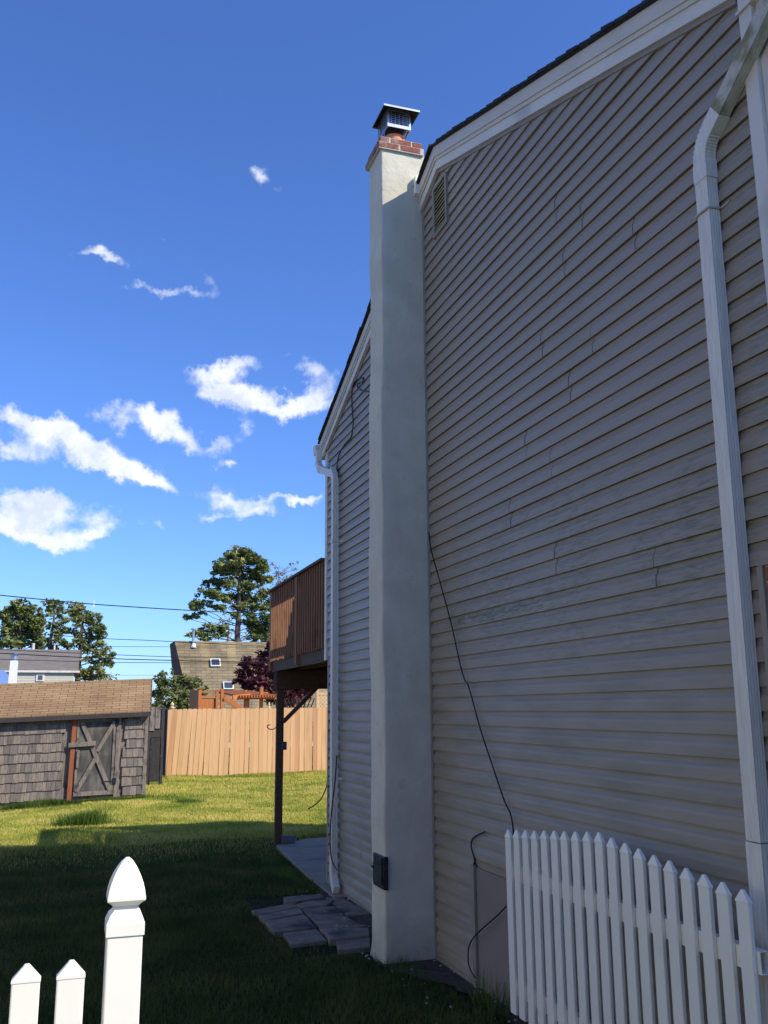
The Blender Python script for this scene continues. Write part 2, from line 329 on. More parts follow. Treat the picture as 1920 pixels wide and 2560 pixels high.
def ground_material():
    m, nt, b, N, L = shader_mat('lawn_ground')
    tcn = N('ShaderNodeTexCoord')

    def noise(s, d, st=(1, 1, 1)):
        mp = N('ShaderNodeMapping'); mp.inputs['Scale'].default_value = st; L(tcn.outputs['Object'], mp.inputs['Vector'])
        n = N('ShaderNodeTexNoise'); n.inputs['Scale'].default_value = s; n.inputs['Detail'].default_value = d; n.inputs['Roughness'].default_value = .65; L(mp.outputs[0], n.inputs['Vector']); return n.outputs['Fac']
    r = N('ShaderNodeValToRGB'); e = r.color_ramp.elements
    e[0].position = .34; e[0].color = (.03, .045, .009, 1); e[1].position = .68; e[1].color = (.22, .16, .06, 1)
    k = e.new(.47); k.color = (.08, .08, .018, 1); k = e.new(.57); k.color = (.13, .105, .03, 1)
    L(noise(1.1, 6), r.inputs['Fac'])
    r2 = N('ShaderNodeMapRange'); r2.inputs['From Min'].default_value = .3; r2.inputs['From Max'].default_value = .7; r2.inputs['To Min'].default_value = .55; r2.inputs['To Max'].default_value = 1.35
    L(noise(28, 5, (1, .6, 1)), r2.inputs['Value'])
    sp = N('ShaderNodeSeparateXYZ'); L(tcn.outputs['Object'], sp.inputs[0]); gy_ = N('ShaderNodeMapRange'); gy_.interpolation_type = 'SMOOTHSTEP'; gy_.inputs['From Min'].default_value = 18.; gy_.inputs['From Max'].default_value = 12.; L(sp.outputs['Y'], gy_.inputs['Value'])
    mg = N('ShaderNodeMixRGB'); L(gy_.outputs[0], mg.inputs['Fac']); L(r.outputs[0], mg.inputs[1]); mg.inputs[2].default_value = (.022, .034, .010, 1)  # lawn colour darkened towards the house to deepen its shade
    vm = N('ShaderNodeVectorMath'); vm.operation = 'SCALE'; L(mg.outputs[0], vm.inputs[0]); L(r2.outputs[0], vm.inputs['Scale']); L(vm.outputs[0], b.inputs['Base Color'])
    b.inputs['Roughness'].default_value = .95; b.inputs['Specular IOR Level'].default_value = .1
    bp = N('ShaderNodeBump'); bp.inputs['Strength'].default_value = .8; bp.inputs['Distance'].default_value = .03; L(noise(40, 4), bp.inputs['Height']); L(bp.outputs[0], b.inputs['Normal'])
    return m


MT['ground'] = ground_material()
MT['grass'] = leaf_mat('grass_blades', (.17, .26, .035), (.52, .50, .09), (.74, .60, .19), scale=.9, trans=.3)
MT['grass_shade'] = leaf_mat('shaded_side_yard_grass', (.040, .068, .016), (.078, .115, .027), (.17, .16, .05), scale=1.6, trans=.2)  # deeper side yard green, also darkened to deepen the house shade
MT['grass_g'] = leaf_mat('green_grass_blades', (.04, .09, .015), (.08, .145, .022), (.16, .23, .045), scale=2, trans=.3)
MT['pine'] = leaf_mat('pine_needles', (.06, .095, .03), (.16, .195, .06), (.36, .36, .12), scale=.55, trans=.2)
MT['pine2'] = leaf_mat('pine_needles_warm', (.06, .085, .03), (.17, .21, .06), (.40, .33, .12), scale=.5, trans=.2)
MT['maple'] = leaf_mat('maple_leaves', (.022, .008, .012), (.08, .02, .03), (.20, .06, .085), scale=1.2, trans=.2)
MT['shrubleaf'] = leaf_mat('shrub_leaves', (.05, .075, .022), (.14, .17, .05), (.27, .30, .09), scale=.9, trans=.25)
MT['spring'] = leaf_mat('spring_leaves', (.16, .15, .08), (.28, .23, .12), (.40, .30, .14), scale=.9, trans=.35)


def shingle_mat(name, c, c2, w, h, dark, stain=None):
    """brick-pattern shingles on a slope; object coords: x along the eave, z up"""
    m, nt, b, N, L = shader_mat(name)
    tcn = N('ShaderNodeTexCoord'); uv = tcn.outputs['UV']
    br = N('ShaderNodeTexBrick'); L(uv, br.inputs['Vector']); br.inputs['Scale'].default_value = 1
    br.inputs['Brick Width'].default_value = w; br.inputs['Row Height'].default_value = h; br.inputs['Mortar Size'].default_value = h * .07
    br.inputs['Mortar Smooth'].default_value = .2; br.inputs['Bias'].default_value = 0
    br.inputs['Color1'].default_value = (*c, 1); br.inputs['Color2'].default_value = (*c2, 1); br.inputs['Mortar'].default_value = (*dark, 1)
    n = N('ShaderNodeTexNoise'); n.inputs['Scale'].default_value = 1.3; n.inputs['Detail'].default_value = 5; L(uv, n.inputs['Vector'])
    r2 = N('ShaderNodeMapRange'); r2.inputs['From Min'].default_value = .3; r2.inputs['From Max'].default_value = .7; r2.inputs['To Min'].default_value = .8; r2.inputs['To Max'].default_value = 1.18; L(n.outputs['Fac'], r2.inputs['Value'])
    vm = N('ShaderNodeVectorMath'); vm.operation = 'SCALE'; L(br.outputs['Color'], vm.inputs[0]); L(r2.outputs[0], vm.inputs['Scale'])
    out = vm.outputs[0]
    if stain:
        n5 = N('ShaderNodeTexNoise'); n5.inputs['Scale'].default_value = .9; n5.inputs['Detail'].default_value = 3
        mp = N('ShaderNodeMapping'); mp.inputs['Scale'].default_value = (1, .25, 1); L(uv, mp.inputs['Vector']); L(mp.outputs[0], n5.inputs['Vector'])
        r5 = N('ShaderNodeMapRange'); r5.inputs['From Min'].default_value = .52; r5.inputs['From Max'].default_value = .68; L(n5.outputs['Fac'], r5.inputs['Value'])
        mx5 = N('ShaderNodeMixRGB'); L(r5.outputs[0], mx5.inputs['Fac']); L(out, mx5.inputs[1]); mx5.inputs[2].default_value = (*stain, 1); out = mx5.outputs[0]
    L(out, b.inputs['Base Color']); b.inputs['Roughness'].default_value = .92; b.inputs['Specular IOR Level'].default_value = .15
    bp = N('ShaderNodeBump'); bp.inputs['Strength'].default_value = .5; bp.inputs['Distance'].default_value = .01; L(br.outputs['Fac'], bp.inputs['Height']); bp.invert = True; L(bp.outputs[0], b.inputs['Normal'])
    return m


MT['shed_roof'] = shingle_mat('brown_shed_shingles', (.30, .20, .105), (.25, .155, .082), .34, .105, (.10, .05, .03))
MT['mansard'] = shingle_mat('mossy_brown_shingles', (.27, .215, .13), (.205, .16, .10), .55, .17, (.10, .08, .05), stain=(.36, .27, .13))


# ------------------------------------------------------------------ mesh builder
class MB:
    def __init__(s): s.v = []; s.f = []; s.m = []; s.uv = {}

    def add(s, vs, fs, mi=0):
        k = len(s.v); s.v += [tuple(map(float, p)) for p in vs]; s.f += [tuple(k + i for i in f) for f in fs]; s.m += [mi] * len(fs); return s

    def box(s, a, b, mi=0):
        x0, y0, z0 = a; x1, y1, z1 = b
        x0, x1 = min(x0, x1), max(x0, x1); y0, y1 = min(y0, y1), max(y0, y1); z0, z1 = min(z0, z1), max(z0, z1)
        return s.add([(x0, y0, z0), (x1, y0, z0), (x1, y1, z0), (x0, y1, z0), (x0, y0, z1), (x1, y0, z1), (x1, y1, z1), (x0, y1, z1)],
                     [(0, 3, 2, 1), (4, 5, 6, 7), (0, 1, 5, 4), (1, 2, 6, 5), (2, 3, 7, 6), (3, 0, 4, 7)], mi)

    def hexa(s, p, mi=0):
        return s.add(p, [(0, 3, 2, 1), (4, 5, 6, 7), (0, 1, 5, 4), (1, 2, 6, 5), (2, 3, 7, 6), (3, 0, 4, 7)], mi)

    def prism(s, poly, ext, mi=0):
        """planar polygon extruded by vector ext"""
        n = len(poly); e = np.array(ext, float)
        vs = [tuple(p) for p in poly] + [tuple(np.array(p) + e) for p in poly]
        fs = [tuple(range(n))[::-1], tuple(range(n, 2 * n))] + [(i, (i + 1) % n, n + (i + 1) % n, n + i) for i in range(n)]
        return s.add(vs, fs, mi)

    def bar(s, p, q, w, d, up=(0, 0, 1), mi=0):
        p = np.array(p, float); q = np.array(q, float); t = q - p; t /= np.linalg.norm(t)
        u = np.array(up, float); a = np.cross(t, u)
        if np.linalg.norm(a) < 1e-4: a = np.cross(t, (1, 0, 0))
        a /= np.linalg.norm(a); b = np.cross(a, t)
        o = [(-1, -1), (1, -1), (1, 1), (-1, 1)]
        return s.hexa([p + a * i * w / 2 + b * j * d / 2 for i, j in o] + [q + a * i * w / 2 + b * j * d / 2 for i, j in o], mi)

    def tube(s, pts, r, n=8, mi=0, cap=True):
        pts = [np.array(p, float) for p in pts]; rs = r if hasattr(r, '__len__') else [r] * len(pts)
        prev = None; rings = []
        for i, p in enumerate(pts):
            t = pts[min(i + 1, len(pts) - 1)] - pts[max(i - 1, 0)]; t /= (np.linalg.norm(t) + 1e-9)
            if prev is None:
                a = np.cross(t, (0, 0, 1.)); 
                if np.linalg.norm(a) < .1: a = np.cross(t, (1., 0, 0))
            else: a = prev - t * (prev @ t)
            a /= np.linalg.norm(a); prev = a; b = np.cross(t, a)
            rings.append([p + (a * math.cos(2 * math.pi * k / n) + b * math.sin(2 * math.pi * k / n)) * rs[i] for k in range(n)])
        fs = []
        for i in range(len(pts) - 1):
            for k in range(n):
                fs.append((i * n + k, i * n + (k + 1) % n, (i + 1) * n + (k + 1) % n, (i + 1) * n + k))
        if cap: fs += [tuple(range(n))[::-1], tuple((len(pts) - 1) * n + k for k in range(n))]
        return s.add([q for r_ in rings for q in r_], fs, mi)

    def sweep(s, pts, prof, up, mi=0):
        """sweep a closed 2-D profile along pts; prof in (a,b) with b along 'up'-ish, mitred"""
        pts = [np.array(p, float) for p in pts]; n = len(prof); rings = []
        for i, p in enumerate(pts):
            t = pts[min(i + 1, len(pts) - 1)] - pts[max(i - 1, 0)]; t /= np.linalg.norm(t)
            a = np.array(up, float); b = np.cross(t, a); b /= np.linalg.norm(b)
            sc = 1.0
            rings.append([p + a * u * 1.0 + b * v * sc for u, v in prof])
        fs = []
        for i in range(len(pts) - 1):
            for k in range(n): fs.append((i * n + k, i * n + (k + 1) % n, (i + 1) * n + (k + 1) % n, (i + 1) * n + k))
        fs += [tuple(range(n))[::-1], tuple((len(pts) - 1) * n + k for k in range(n))]
        return s.add([q for r_ in rings for q in r_], fs, mi)

    def lathe(s, c, prof, n=4, rot=0.0, mi=0):
        """prof list of (r,z); n sides"""
        vs = []
        for r, z in prof:
            for k in range(n):
                a = rot + 2 * math.pi * k / n; vs.append((c[0] + r * math.cos(a), c[1] + r * math.sin(a), c[2] + z))
        fs = []
        for i in range(len(prof) - 1):
            for k in range(n): fs.append((i * n + k, i * n + (k + 1) % n, (i + 1) * n + (k + 1) % n, (i + 1) * n + k))
        fs += [tuple(range(n))[::-1], tuple((len(prof) - 1) * n + k for k in range(n))]
        return s.add(vs, fs, mi)

    def build(s, name, mats, parent=None, smooth=False, bevel=0, uvf=None):
        me = bpy.data.meshes.new(name)
        off = np.array(parent.location) if parent is not None and parent.type == 'EMPTY' else np.zeros(3)
        if parent is not None and parent.type != 'EMPTY': off = np.array(parent['off'])
        me.from_pydata([(p[0] - off[0], p[1] - off[1], p[2] - off[2]) for p in s.v], [], s.f)
        if not isinstance(mats, (list, tuple)): mats = [mats]
        for mm_ in mats: me.materials.append(mm_)
        for p, i in zip(me.polygons, s.m):
            p.material_index = i; p.use_smooth = smooth
        if uvf:
            uvl = me.uv_layers.new(name='UVMap')
            for lp in me.loops:
                uvl.data[lp.index].uv = uvf(s.v[lp.vertex_index])
        me.update()
        o = bpy.data.objects.new(name, me); col.objects.link(o)
        o['off'] = [float(x) for x in off]
        if parent is not None: o.parent = parent
        if bevel:
            bv = o.modifiers.new('bevel', 'BEVEL'); bv.width = bevel; bv.segments = 2; bv.limit_method = 'ANGLE'; bv.angle_limit = math.radians(40)
        return o


def thing(name, label, cat, loc=(0, 0, 0), group=None):
    o = bpy.data.objects.new(name, None); col.objects.link(o); o.location = [float(v) for v in loc]; o.empty_display_size = .2
    o['label'] = label; o['category'] = cat
    if group: o['group'] = group
    return o


def tag(o, label=None, cat=None, group=None, kind=None):
    if label: o['label'] = label
    if cat: o['category'] = cat
    if group: o['group'] = group
    if kind: o['kind'] = kind
    return o


def fast_mesh(name, V, nper, material, parent=None):
    """V: (n*nper,3) numpy; polygons of nper verts each"""
    n = len(V) // nper
    off = np.array(parent.location) if parent is not None else np.zeros(3)
    me = bpy.data.meshes.new(name)
    me.vertices.add(len(V)); me.vertices.foreach_set('co', (V - off).astype(np.float32).ravel())
    me.loops.add(n * nper); me.loops.foreach_set('vertex_index', np.arange(n * nper, dtype=np.int32))
    me.polygons.add(n); me.polygons.foreach_set('loop_start', np.arange(0, n * nper, nper, dtype=np.int32))
    me.update(calc_edges=True); me.materials.append(material)
    o = bpy.data.objects.new(name, me); col.objects.link(o)
    if parent is not None: o.parent = parent
    return o


def curve_pts(pts, sub=6):
    """Catmull-Rom through pts"""
    P = [np.array(p, float) for p in pts]; P = [2 * P[0] - P[1]] + P + [2 * P[-1] - P[-2]]; out = []
    for i in range(1, len(P) - 2):
        for k in range(sub):
            t = k / sub
            out.append(.5 * ((2 * P[i]) + (-P[i - 1] + P[i + 1]) * t + (2 * P[i - 1] - 5 * P[i] + 4 * P[i + 1] - P[i + 2]) * t * t + (-P[i - 1] + 3 * P[i] - 3 * P[i + 1] + P[i + 2]) * t ** 3))
    out.append(P[-2]); return out


# ================================================================== SETTING
def ground_h(x, y):
    t = np.clip((y - 15.0) / 6.0, 0, 1); t = t * t * (3 - 2 * t)
    return 0.018 * np.sin(x * 1.7 + y * .6) * np.sin(y * .9 - x * .4) - 0.01 - .037 * np.clip(-1.2 - x, 0, 7) * t


gx = np.concatenate([np.linspace(-900, -60, 10), np.linspace(-50, -8, 12), np.linspace(-7, 7, 57), np.linspace(8, 60, 12), np.linspace(80, 900, 10)])
gy = np.concatenate([np.linspace(-900, -10, 10), np.linspace(-6, 30, 145), np.linspace(32, 90, 14), np.linspace(120, 900, 10)])
gv = [(x, y, float(ground_h(x, y)) if (abs(x) < 40 and -6 < y < 60) else 0.0) for y in gy for x in gx]
nx = len(gx)
gf = [(j * nx + i, j * nx + i + 1, (j + 1) * nx + i + 1, (j + 1) * nx + i) for j in range(len(gy) - 1) for i in range(nx - 1)]
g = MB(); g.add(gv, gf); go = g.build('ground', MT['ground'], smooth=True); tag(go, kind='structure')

# concrete patio under the deck
pp = [at(690, 2112, z=.03), at(770, 2190, z=.03), at(826, 2243, z=.03)]
poly = [(pp[0][0], pp[0][1], .03), (pp[1][0], pp[1][1], .03), (pp[2][0] + .04, pp[2][1], .03), (3.2, 9.9, .03), (3.2, 14.05, .03), (.62, 14.0, .03)]
m = MB(); m.prism(poly, (0, 0, -.08)); tag(m.build('patio', MT['concrete'], bevel=.008), kind='structure')
# bare soil strip along the foot of the house
sv = []
for i in range(60):
    y = 5.2 + i * .09
    w = .07 + .07 * random.random() + (.45 * math.exp(-((y - 8.6) / 1.2) ** 2)) + (.25 * math.exp(-((y - 7.1) / .5) ** 2))
    sv.append(((-w, y, .012), (.02, y, .016)))
m = MB()
m.add([p for r in sv for p in r], [(2 * i, 2 * i + 1, 2 * i + 3, 2 * i + 2) for i in range(59)])
tag(m.build('soil', MT['dirt']), kind='structure')

# ================================================================== HOUSE
Y0, YF, PK = 3.0, 10.46, 6.75     # near corner, far corner, ridge
HZ, HS_N, HS_F = 6.745, .365, .395  # roof top at the rake
house = thing('house', 'tall gable end of a house in taupe lapped siding with a pale stucco chimney', 'house', (0, 6.75, 0))
DROP = .265                          # roof top to underside of the wide rake board


def rooftop(y): return HZ - HS_N * (PK - y) if y < PK else HZ - HS_F * (y - PK)


def y_limits(z):
    zz_ = z + DROP - .05
    lo = max(Y0, PK - (HZ - zz_) / HS_N); hi = min(10.62 if z > 2.47 else YF, PK + (HZ - zz_) / HS_F)
    return lo, hi


wall = MB()
CH = .1021
z_first = 1.886 - 18 * CH
prof = [(0.000, -.0175), (.045, -.0160), (.060, -.0130), (.072, -.0060), (.084, -.0022), (CH, -.0012)]
k = 0
z = z_first
seamjit = []
while z < HZ - .2:
    for spans in ([(None, None)] if z > .80 else [(6.40, None), (None, 5.35)]):
        rows = []
        # tiny waviness per course, as real vinyl
        jit = random.uniform(-.0012, .0012)
        for (dz, ox) in prof:
            lo, hi = y_limits(min(z + dz, HZ - DROP))
            if spans[0]: lo = max(lo, spans[0])
            if spans[1]: hi = min(hi, spans[1])
            rows.append((lo, hi, z + dz, ox + jit))
        if rows[0][1] - rows[0][0] < .05: continue
        ns = 26
        vs = []; fs = []
        for (lo, hi, zz_, ox) in rows:
            hi = max(hi, lo + .001)
            for i in range(ns + 1):
                y = lo + (hi - lo) * i / ns
                vs.append((ox + .0022 * math.sin(y * 3.1 + k * 1.7) * math.sin(y * 1.3 + k * .37), y, zz_))
        # lip underside going back to the wall
        lo, hi, zz_, ox = rows[0]
        base = len(vs)
        for i in range(ns + 1): vs.append((.0, lo + (hi - lo) * i / ns, zz_ - .001 + .004))
        W_ = ns + 1
        for r in range(len(rows) - 1):
            for i in range(ns): fs.append((r * W_ + i + 1, r * W_ + i, (r + 1) * W_ + i, (r + 1) * W_ + i + 1))
        for i in range(ns): fs.append((i, i + 1, base + i + 1, base + i))
        wall.add(vs, fs)
    z += CH; k += 1
# panel-end seams: thin dark lap lines over two courses
SE = [(1392, 515, 0), (1456, 520, 0), (1588, 575, 0), (1413, 660, 0), (1357, 850, 0), (1482, 830, 0), (1427, 960, 0), (1317, 1108, 0), (1380, 1145, 0), (1278, 1285, 0), (1391, 1380, 0), (1640, 1395, 0), (904, 2120, 0)]
for (px, py, _) in SE:
    p = at(px, py, x=-.01)
    kk = round((p[2] - z_first) / CH) - 1
    for q in (0, 1):
        zb = z_first + (kk + q) * CH; yo = p[1] + (.012 if q else 0)
        for a in range(len(prof) - 1):
            (d0, o0), (d1, o1) = prof[a], prof[a + 1]
            b0 = .0035 * math.sin(d0 / CH * math.pi); b1 = .0035 * math.sin(d1 / CH * math.pi)
            wall.add([(o0 - .0035, yo - .0008 + b0, zb + d0), (o0 - .0035, yo + .0010 + b0, zb + d0), (o1 - .0035, yo + .0010 + b1, zb + d1), (o1 - .0035, yo - .0008 + b1, zb + d1)], [(0, 1, 2, 3)], 1)
            wall.add([(o0 - .0035, yo - .0008 + b0, zb + d0), (o0 + .001, yo - .0008 + b0, zb + d0), (o1 + .001, yo - .0008 + b1, zb + d1), (o1 - .0035, yo - .0008 + b1, zb + d1)], [(0, 1, 2, 3)], 1)
MT['seam'] = mat('siding_seam', (.225, .19, .155), .8, .1)
wall.build('wall', [MT['siding'], MT['seam']], house)

# solid body behind the siding
m = MB()
DX = 8.0
m.add([(.012, Y0, 0), (.012, YF, 0), (.012, YF, 2.47), (.012, 10.6, 2.47), (.012, 10.6, rooftop(10.6) - .16), (.012, PK, HZ - .12), (.012, Y0, rooftop(Y0) - .12),
       (DX, Y0, 0), (DX, YF, 0), (DX, YF, 2.47), (DX, 10.6, 2.47), (DX, 10.6, rooftop(10.6) - .16), (DX, PK, HZ - .12), (DX, Y0, rooftop(Y0) - .12)],
      [(0, 1, 2, 3, 4, 5, 6)[::-1], (7, 8, 9, 10, 11, 12, 13)] + [(i, (i + 1) % 7, 7 + (i + 1) % 7, 7 + i) for i in range(7)])
m.build('wall', MT['jch'], house)

# roof with overhanging eaves
RO = -.066
NE, FE = 2.62, 10.78
m = MB()
th = .02
for (ya, yb) in ((NE, PK), (PK, FE)):
    m.hexa([(RO - .02, ya, rooftop(ya) - th), (DX + .1, ya, rooftop(ya) - th), (DX + .1, yb, rooftop(yb) - th), (RO - .02, yb, rooftop(yb) - th),
            (RO - .02, ya, rooftop(ya)), (DX + .1, ya, rooftop(ya)), (DX + .1, yb, rooftop(yb)), (RO - .02, yb, rooftop(yb))])
# ragged shingle butts along the rake
y = NE
while y < FE - .1:
    s_ = .13 + random.uniform(-.01, .01); yb = min(y + s_, FE)
    if not (y < PK < yb):
        o_ = random.uniform(.006, .018)
        h0 = .006 if y < PK else .014; h1 = .014 if y < PK else .006
        m.hexa([(RO - .02 - o_, y, rooftop(y) - .012), (.3, y, rooftop(y) - .012), (.3, yb, rooftop(yb) - .012), (RO - .02 - o_, yb, rooftop(yb) - .012),
                (RO - .02 - o_, y, rooftop(y) + h0), (.3, y, rooftop(y) + h0), (.3, yb, rooftop(yb) + h1), (RO - .02 - o_, yb, rooftop(yb) + h1)])
    y = yb
roof = m.build('roof', MT['shingle_dark'], house)


def rake(name, material, x0, x1, t0, t1, ya=NE + .05, yb=FE - .02):
    m = MB()
    for (a, b) in ((ya, PK), (PK, yb)):
        m.hexa([(x0, a, rooftop(a) - t1), (x1, a, rooftop(a) - t1), (x1, b, rooftop(b) - t1), (x0, b, rooftop(b) - t1),
                (x0, a, rooftop(a) - t0), (x1, a, rooftop(a) - t0), (x1, b, rooftop(b) - t0), (x0, b, rooftop(b) - t0)])
    return m


rake('r', None, RO, .02, .0205, .118).build('rake_board', MT['fascia'], house)
rake('r', None, RO + .010, .02, .1185, .150).build('rake_board', MT['fascia'], house)
rake('r', None, RO + .022, .02, .1505, .232).build('rake_board', MT['trim'], house)
rake('r', None, RO + .040, .02, .2325, .262, Y0 + .02, 10.6).build('rake_trim', MT['jch'], house)

# far eave: soffit, fascia, gutter
zf = rooftop(FE)
m = MB(); m.box((-.045, 10.55, zf - .205), (DX, FE - .03, zf - .19)); m.build('soffit', MT['soffit'], house)
m = MB(); m.box((-.045, FE - .03, zf - .205), (DX, FE, zf - .035)); m.build('fascia', MT['fascia'], house)
gy0 = FE + .002
gp = [(gy0, zf - .03), (gy0, zf - .15), (gy0 + .075, zf - .15), (gy0 + .125, zf - .085), (gy0 + .125, zf - .02), (gy0 + .110, zf - .02), (gy0 + .110, zf - .08), (gy0 + .07, zf - .14), (gy0 + .01, zf - .14), (gy0 + .01, zf - .03)]
m = MB(); m.prism([(-.11, a, b) for a, b in gp], (DX, 0, 0))
m.prism([(-.11, gy0, zf - .03), (-.11, gy0, zf - .15), (-.11, gy0 + .075, zf - .15), (-.11, gy0 + .125, zf - .085), (-.11, gy0 + .125, zf - .02)], (-.003, 0, 0))
m.build('gutter', MT['downspout'], house)
# near eave: gutter and boxed return
zn = rooftop(NE)
m = MB(); m.box((-.045, NE + .03, zn - .20), (DX, Y0 + .01, zn - .185)); m.build('soffit', MT['trim'], house)
m = MB(); m.box((-.13, NE - .125, zn - .17), (DX, NE - .002, zn - .03)); m.build('gutter', MT['downspout'], house, bevel=.01)
# corner trims
m = MB(); m.box((-.030, 2.925, .1), (.012, Y0 + .008, 5.29)); m.box((-.008, 2.70, .1), (.02, 2.9245, 5.22)); m.build('corner_board', MT['trim'], house, bevel=.004)
m = MB(); m.box((-.026, 10.535, 2.46), (.012, 10.625, 5.02)); m.build('corner_board', MT['trim'], house, bevel=.004)
m = MB(); m.box((-.022, 10.43, .05), (.012, 10.475, 2.46)); m.build('corner_board', MT['jch'], house, bevel=.004)
# brick field with trim beside the near corner
m = MB()
pz = at(1890, 1400, x=-.03)
yL = pz[1]; zT = pz[2]
m.box((-.032, 2.9, zT - .03), (-.001, yL, zT)); m.box((-.034, yL - .035, zT - .9), (-.001, yL - .0005, zT - .0305))
m.build('brick_surround', MT['jch'], house, bevel=.003)
m = MB(); m.box((-.017, 2.9, zT - .9), (-.013, yL - .036, zT - .031)); bf = m.build('brick_panel', MT['mortar'], house)
m = MB(); zz_ = zT - .038; r = 0
while zz_ > zT - .88:
    yy = yL - .04 - (0 if r % 2 == 0 else .0)
    y = yy; first = r % 2
    while y > 2.92:
        w = .095 if first else .193; first = 0
        m.box((-.0195, max(y - w, 2.91), zz_ - .057), (-.0172, y, zz_)); y -= w + .01
    zz_ -= .0675; r += 1
m.build('brick', MT['brick2'], bf)

# gable vent: frame, backing, slats (house > gable_vent > slats)
vL, vR, vB, vT = 6.885, 6.565, 5.915, 6.385
m = MB()
fr = .032


def vtop(y): return rooftop(y) - .30


m.hexa([(-.035, vR, vB), (-.001, vR, vB), (-.001, vR + fr, vB), (-.035, vR + fr, vB), (-.035, vR, vtop(vR)), (-.001, vR, vtop(vR)), (-.001, vR + fr, vtop(vR + fr)), (-.035, vR + fr, vtop(vR + fr))])
m.hexa([(-.035, vL - fr, vB), (-.001, vL - fr, vB), (-.001, vL, vB), (-.035, vL, vB), (-.035, vL - fr, vtop(vL)), (-.001, vL - fr, vtop(vL)), (-.001, vL, vtop(vL)), (-.035, vL, vtop(vL))])
m.box((-.035, vR + fr + .0005, vB), (-.001, vL - fr - .0005, vB + fr)); m.box((-.035, vR + fr + .0005, vtop(PK) - .08), (-.001, vL - fr - .0005, vtop(PK) - .04))
gv_ = m.build('gable_vent', MT['jch'], house)
m = MB(); m.box((-.0175, vR + fr, vB + fr), (-.0155, vL - fr, vtop(PK) - .08)); m.build('backing', MT['dark'], gv_)
MT['vent_yellow'] = mat('yellowed_vent', (.46, .43, .20), .6, .1, 6)
for i in range(11):
    m = MB(); zc = vB + fr + .012 + i * .036
    m.hexa([(-.033, vR + fr + .002, zc), (-.018, vR + fr + .002, zc + .016), (-.018, vL - fr - .002, zc + .016), (-.033, vL - fr - .002, zc),
            (-.033, vR + fr + .002, zc + .010), (-.018, vR + fr + .002, zc + .026), (-.018, vL - fr - .002, zc + .026), (-.033, vL - fr - .002, zc + .005)])
    m.build('slat', MT['vent_yellow'], gv_)

# J-channel beside the chimney and trim at the foot
m = MB(); m.box((-.023, 7.140, .03), (-.001, 7.176, 6.45)); m.build('channel_trim', MT['jch'], house)
m = MB(); m.box((-.016, 6.40, .005), (.011, 7.139, .045)); m.box((-.016, 7.55, .005), (.011, YF, .045)); m.box((-.016, Y0, .005), (.011, 5.35, .045)); m.build('starter_strip', MT['jch'], house)

# access panel
m = MB(); m.box((-.004, 5.35, .0), (.008, 6.40, .80)); m.build('access_panel', MT['panel'], house)
m = MB(); m.box((-.026, 6.372, .0), (-.0045, 6.425, .815)); m.build('panel_trim', MT['jch'], house, bevel=.003)

# ---- chimney (part of the house) with its sub-parts
cx0, cy0, cy1, cz = -.418, 7.178, 7.535, 6.925
nz_, nu = 150, 6


def wob(s, z): return .010 * math.sin(z * 1.3 + s) + .006 * math.sin(z * 3.9 + 2 * s) + .004 * math.sin(z * 9.1 + s * 3)


m = MB(); vs = []; fs = []
rad = .018
ring0 = []
# outline from wall near corner round the outer face to wall far corner
def outline(z):
    pts = []
    wA = wob(0.3, z) * .7; wB = wob(2.1, z) * .6
    w0 = cx0 - .010 * (1 - z / 7) + wA; ya = cy0 + wB * .6; yb = cy1 + wob(4.0, z) * .8
    pts.append((.01, cy0))
    for i in range(1, nu): pts.append((.01 + (w0 + rad - .01) * i / nu, cy0 + (ya - cy0) * i / nu))
    for a in (0, 30, 60, 90):
        r = math.radians(a); pts.append((w0 + rad - rad * math.sin(r), ya + rad - rad * math.cos(r)))
    for i in range(1, nu): pts.append((w0, ya + rad + (yb - ya - 2 * rad) * i / nu))
    for a in (0, 30, 60, 90):
        r = math.radians(a); pts.append((w0 + rad - rad * math.cos(r), yb - rad + rad * math.sin(r)))
    pts.append((.01, yb))
    return pts


for i in range(nz_ + 1):
    z = cz * i / nz_ - (.0)
    o_ = outline(z); W_ = len(o_)
    fl = .016 * math.exp(-z / .05)
    for (x, y) in o_: vs.append((x + random.uniform(-.0012, .0012) - (fl if x < -.02 else 0) * (1 if x < -.3 else 0), y + random.uniform(-.0012, .0012) - (fl if y < 7.3 else 0), z + (random.uniform(-.012, .0) if i == 0 else 0)))
for i in range(nz_):
    for k in range(W_ - 1): fs.append((i * W_ + k, i * W_ + k + 1, (i + 1) * W_ + k + 1, (i + 1) * W_ + k))
fs.append(tuple(nz_ * W_ + k for k in range(W_)))
m.add(vs, [f[::-1] for f in fs])
chim = m.build('chimney', MT['stucco'], house, smooth=True)
md = chim.modifiers.new('sharp', 'EDGE_SPLIT'); md.split_angle = math.radians(50)

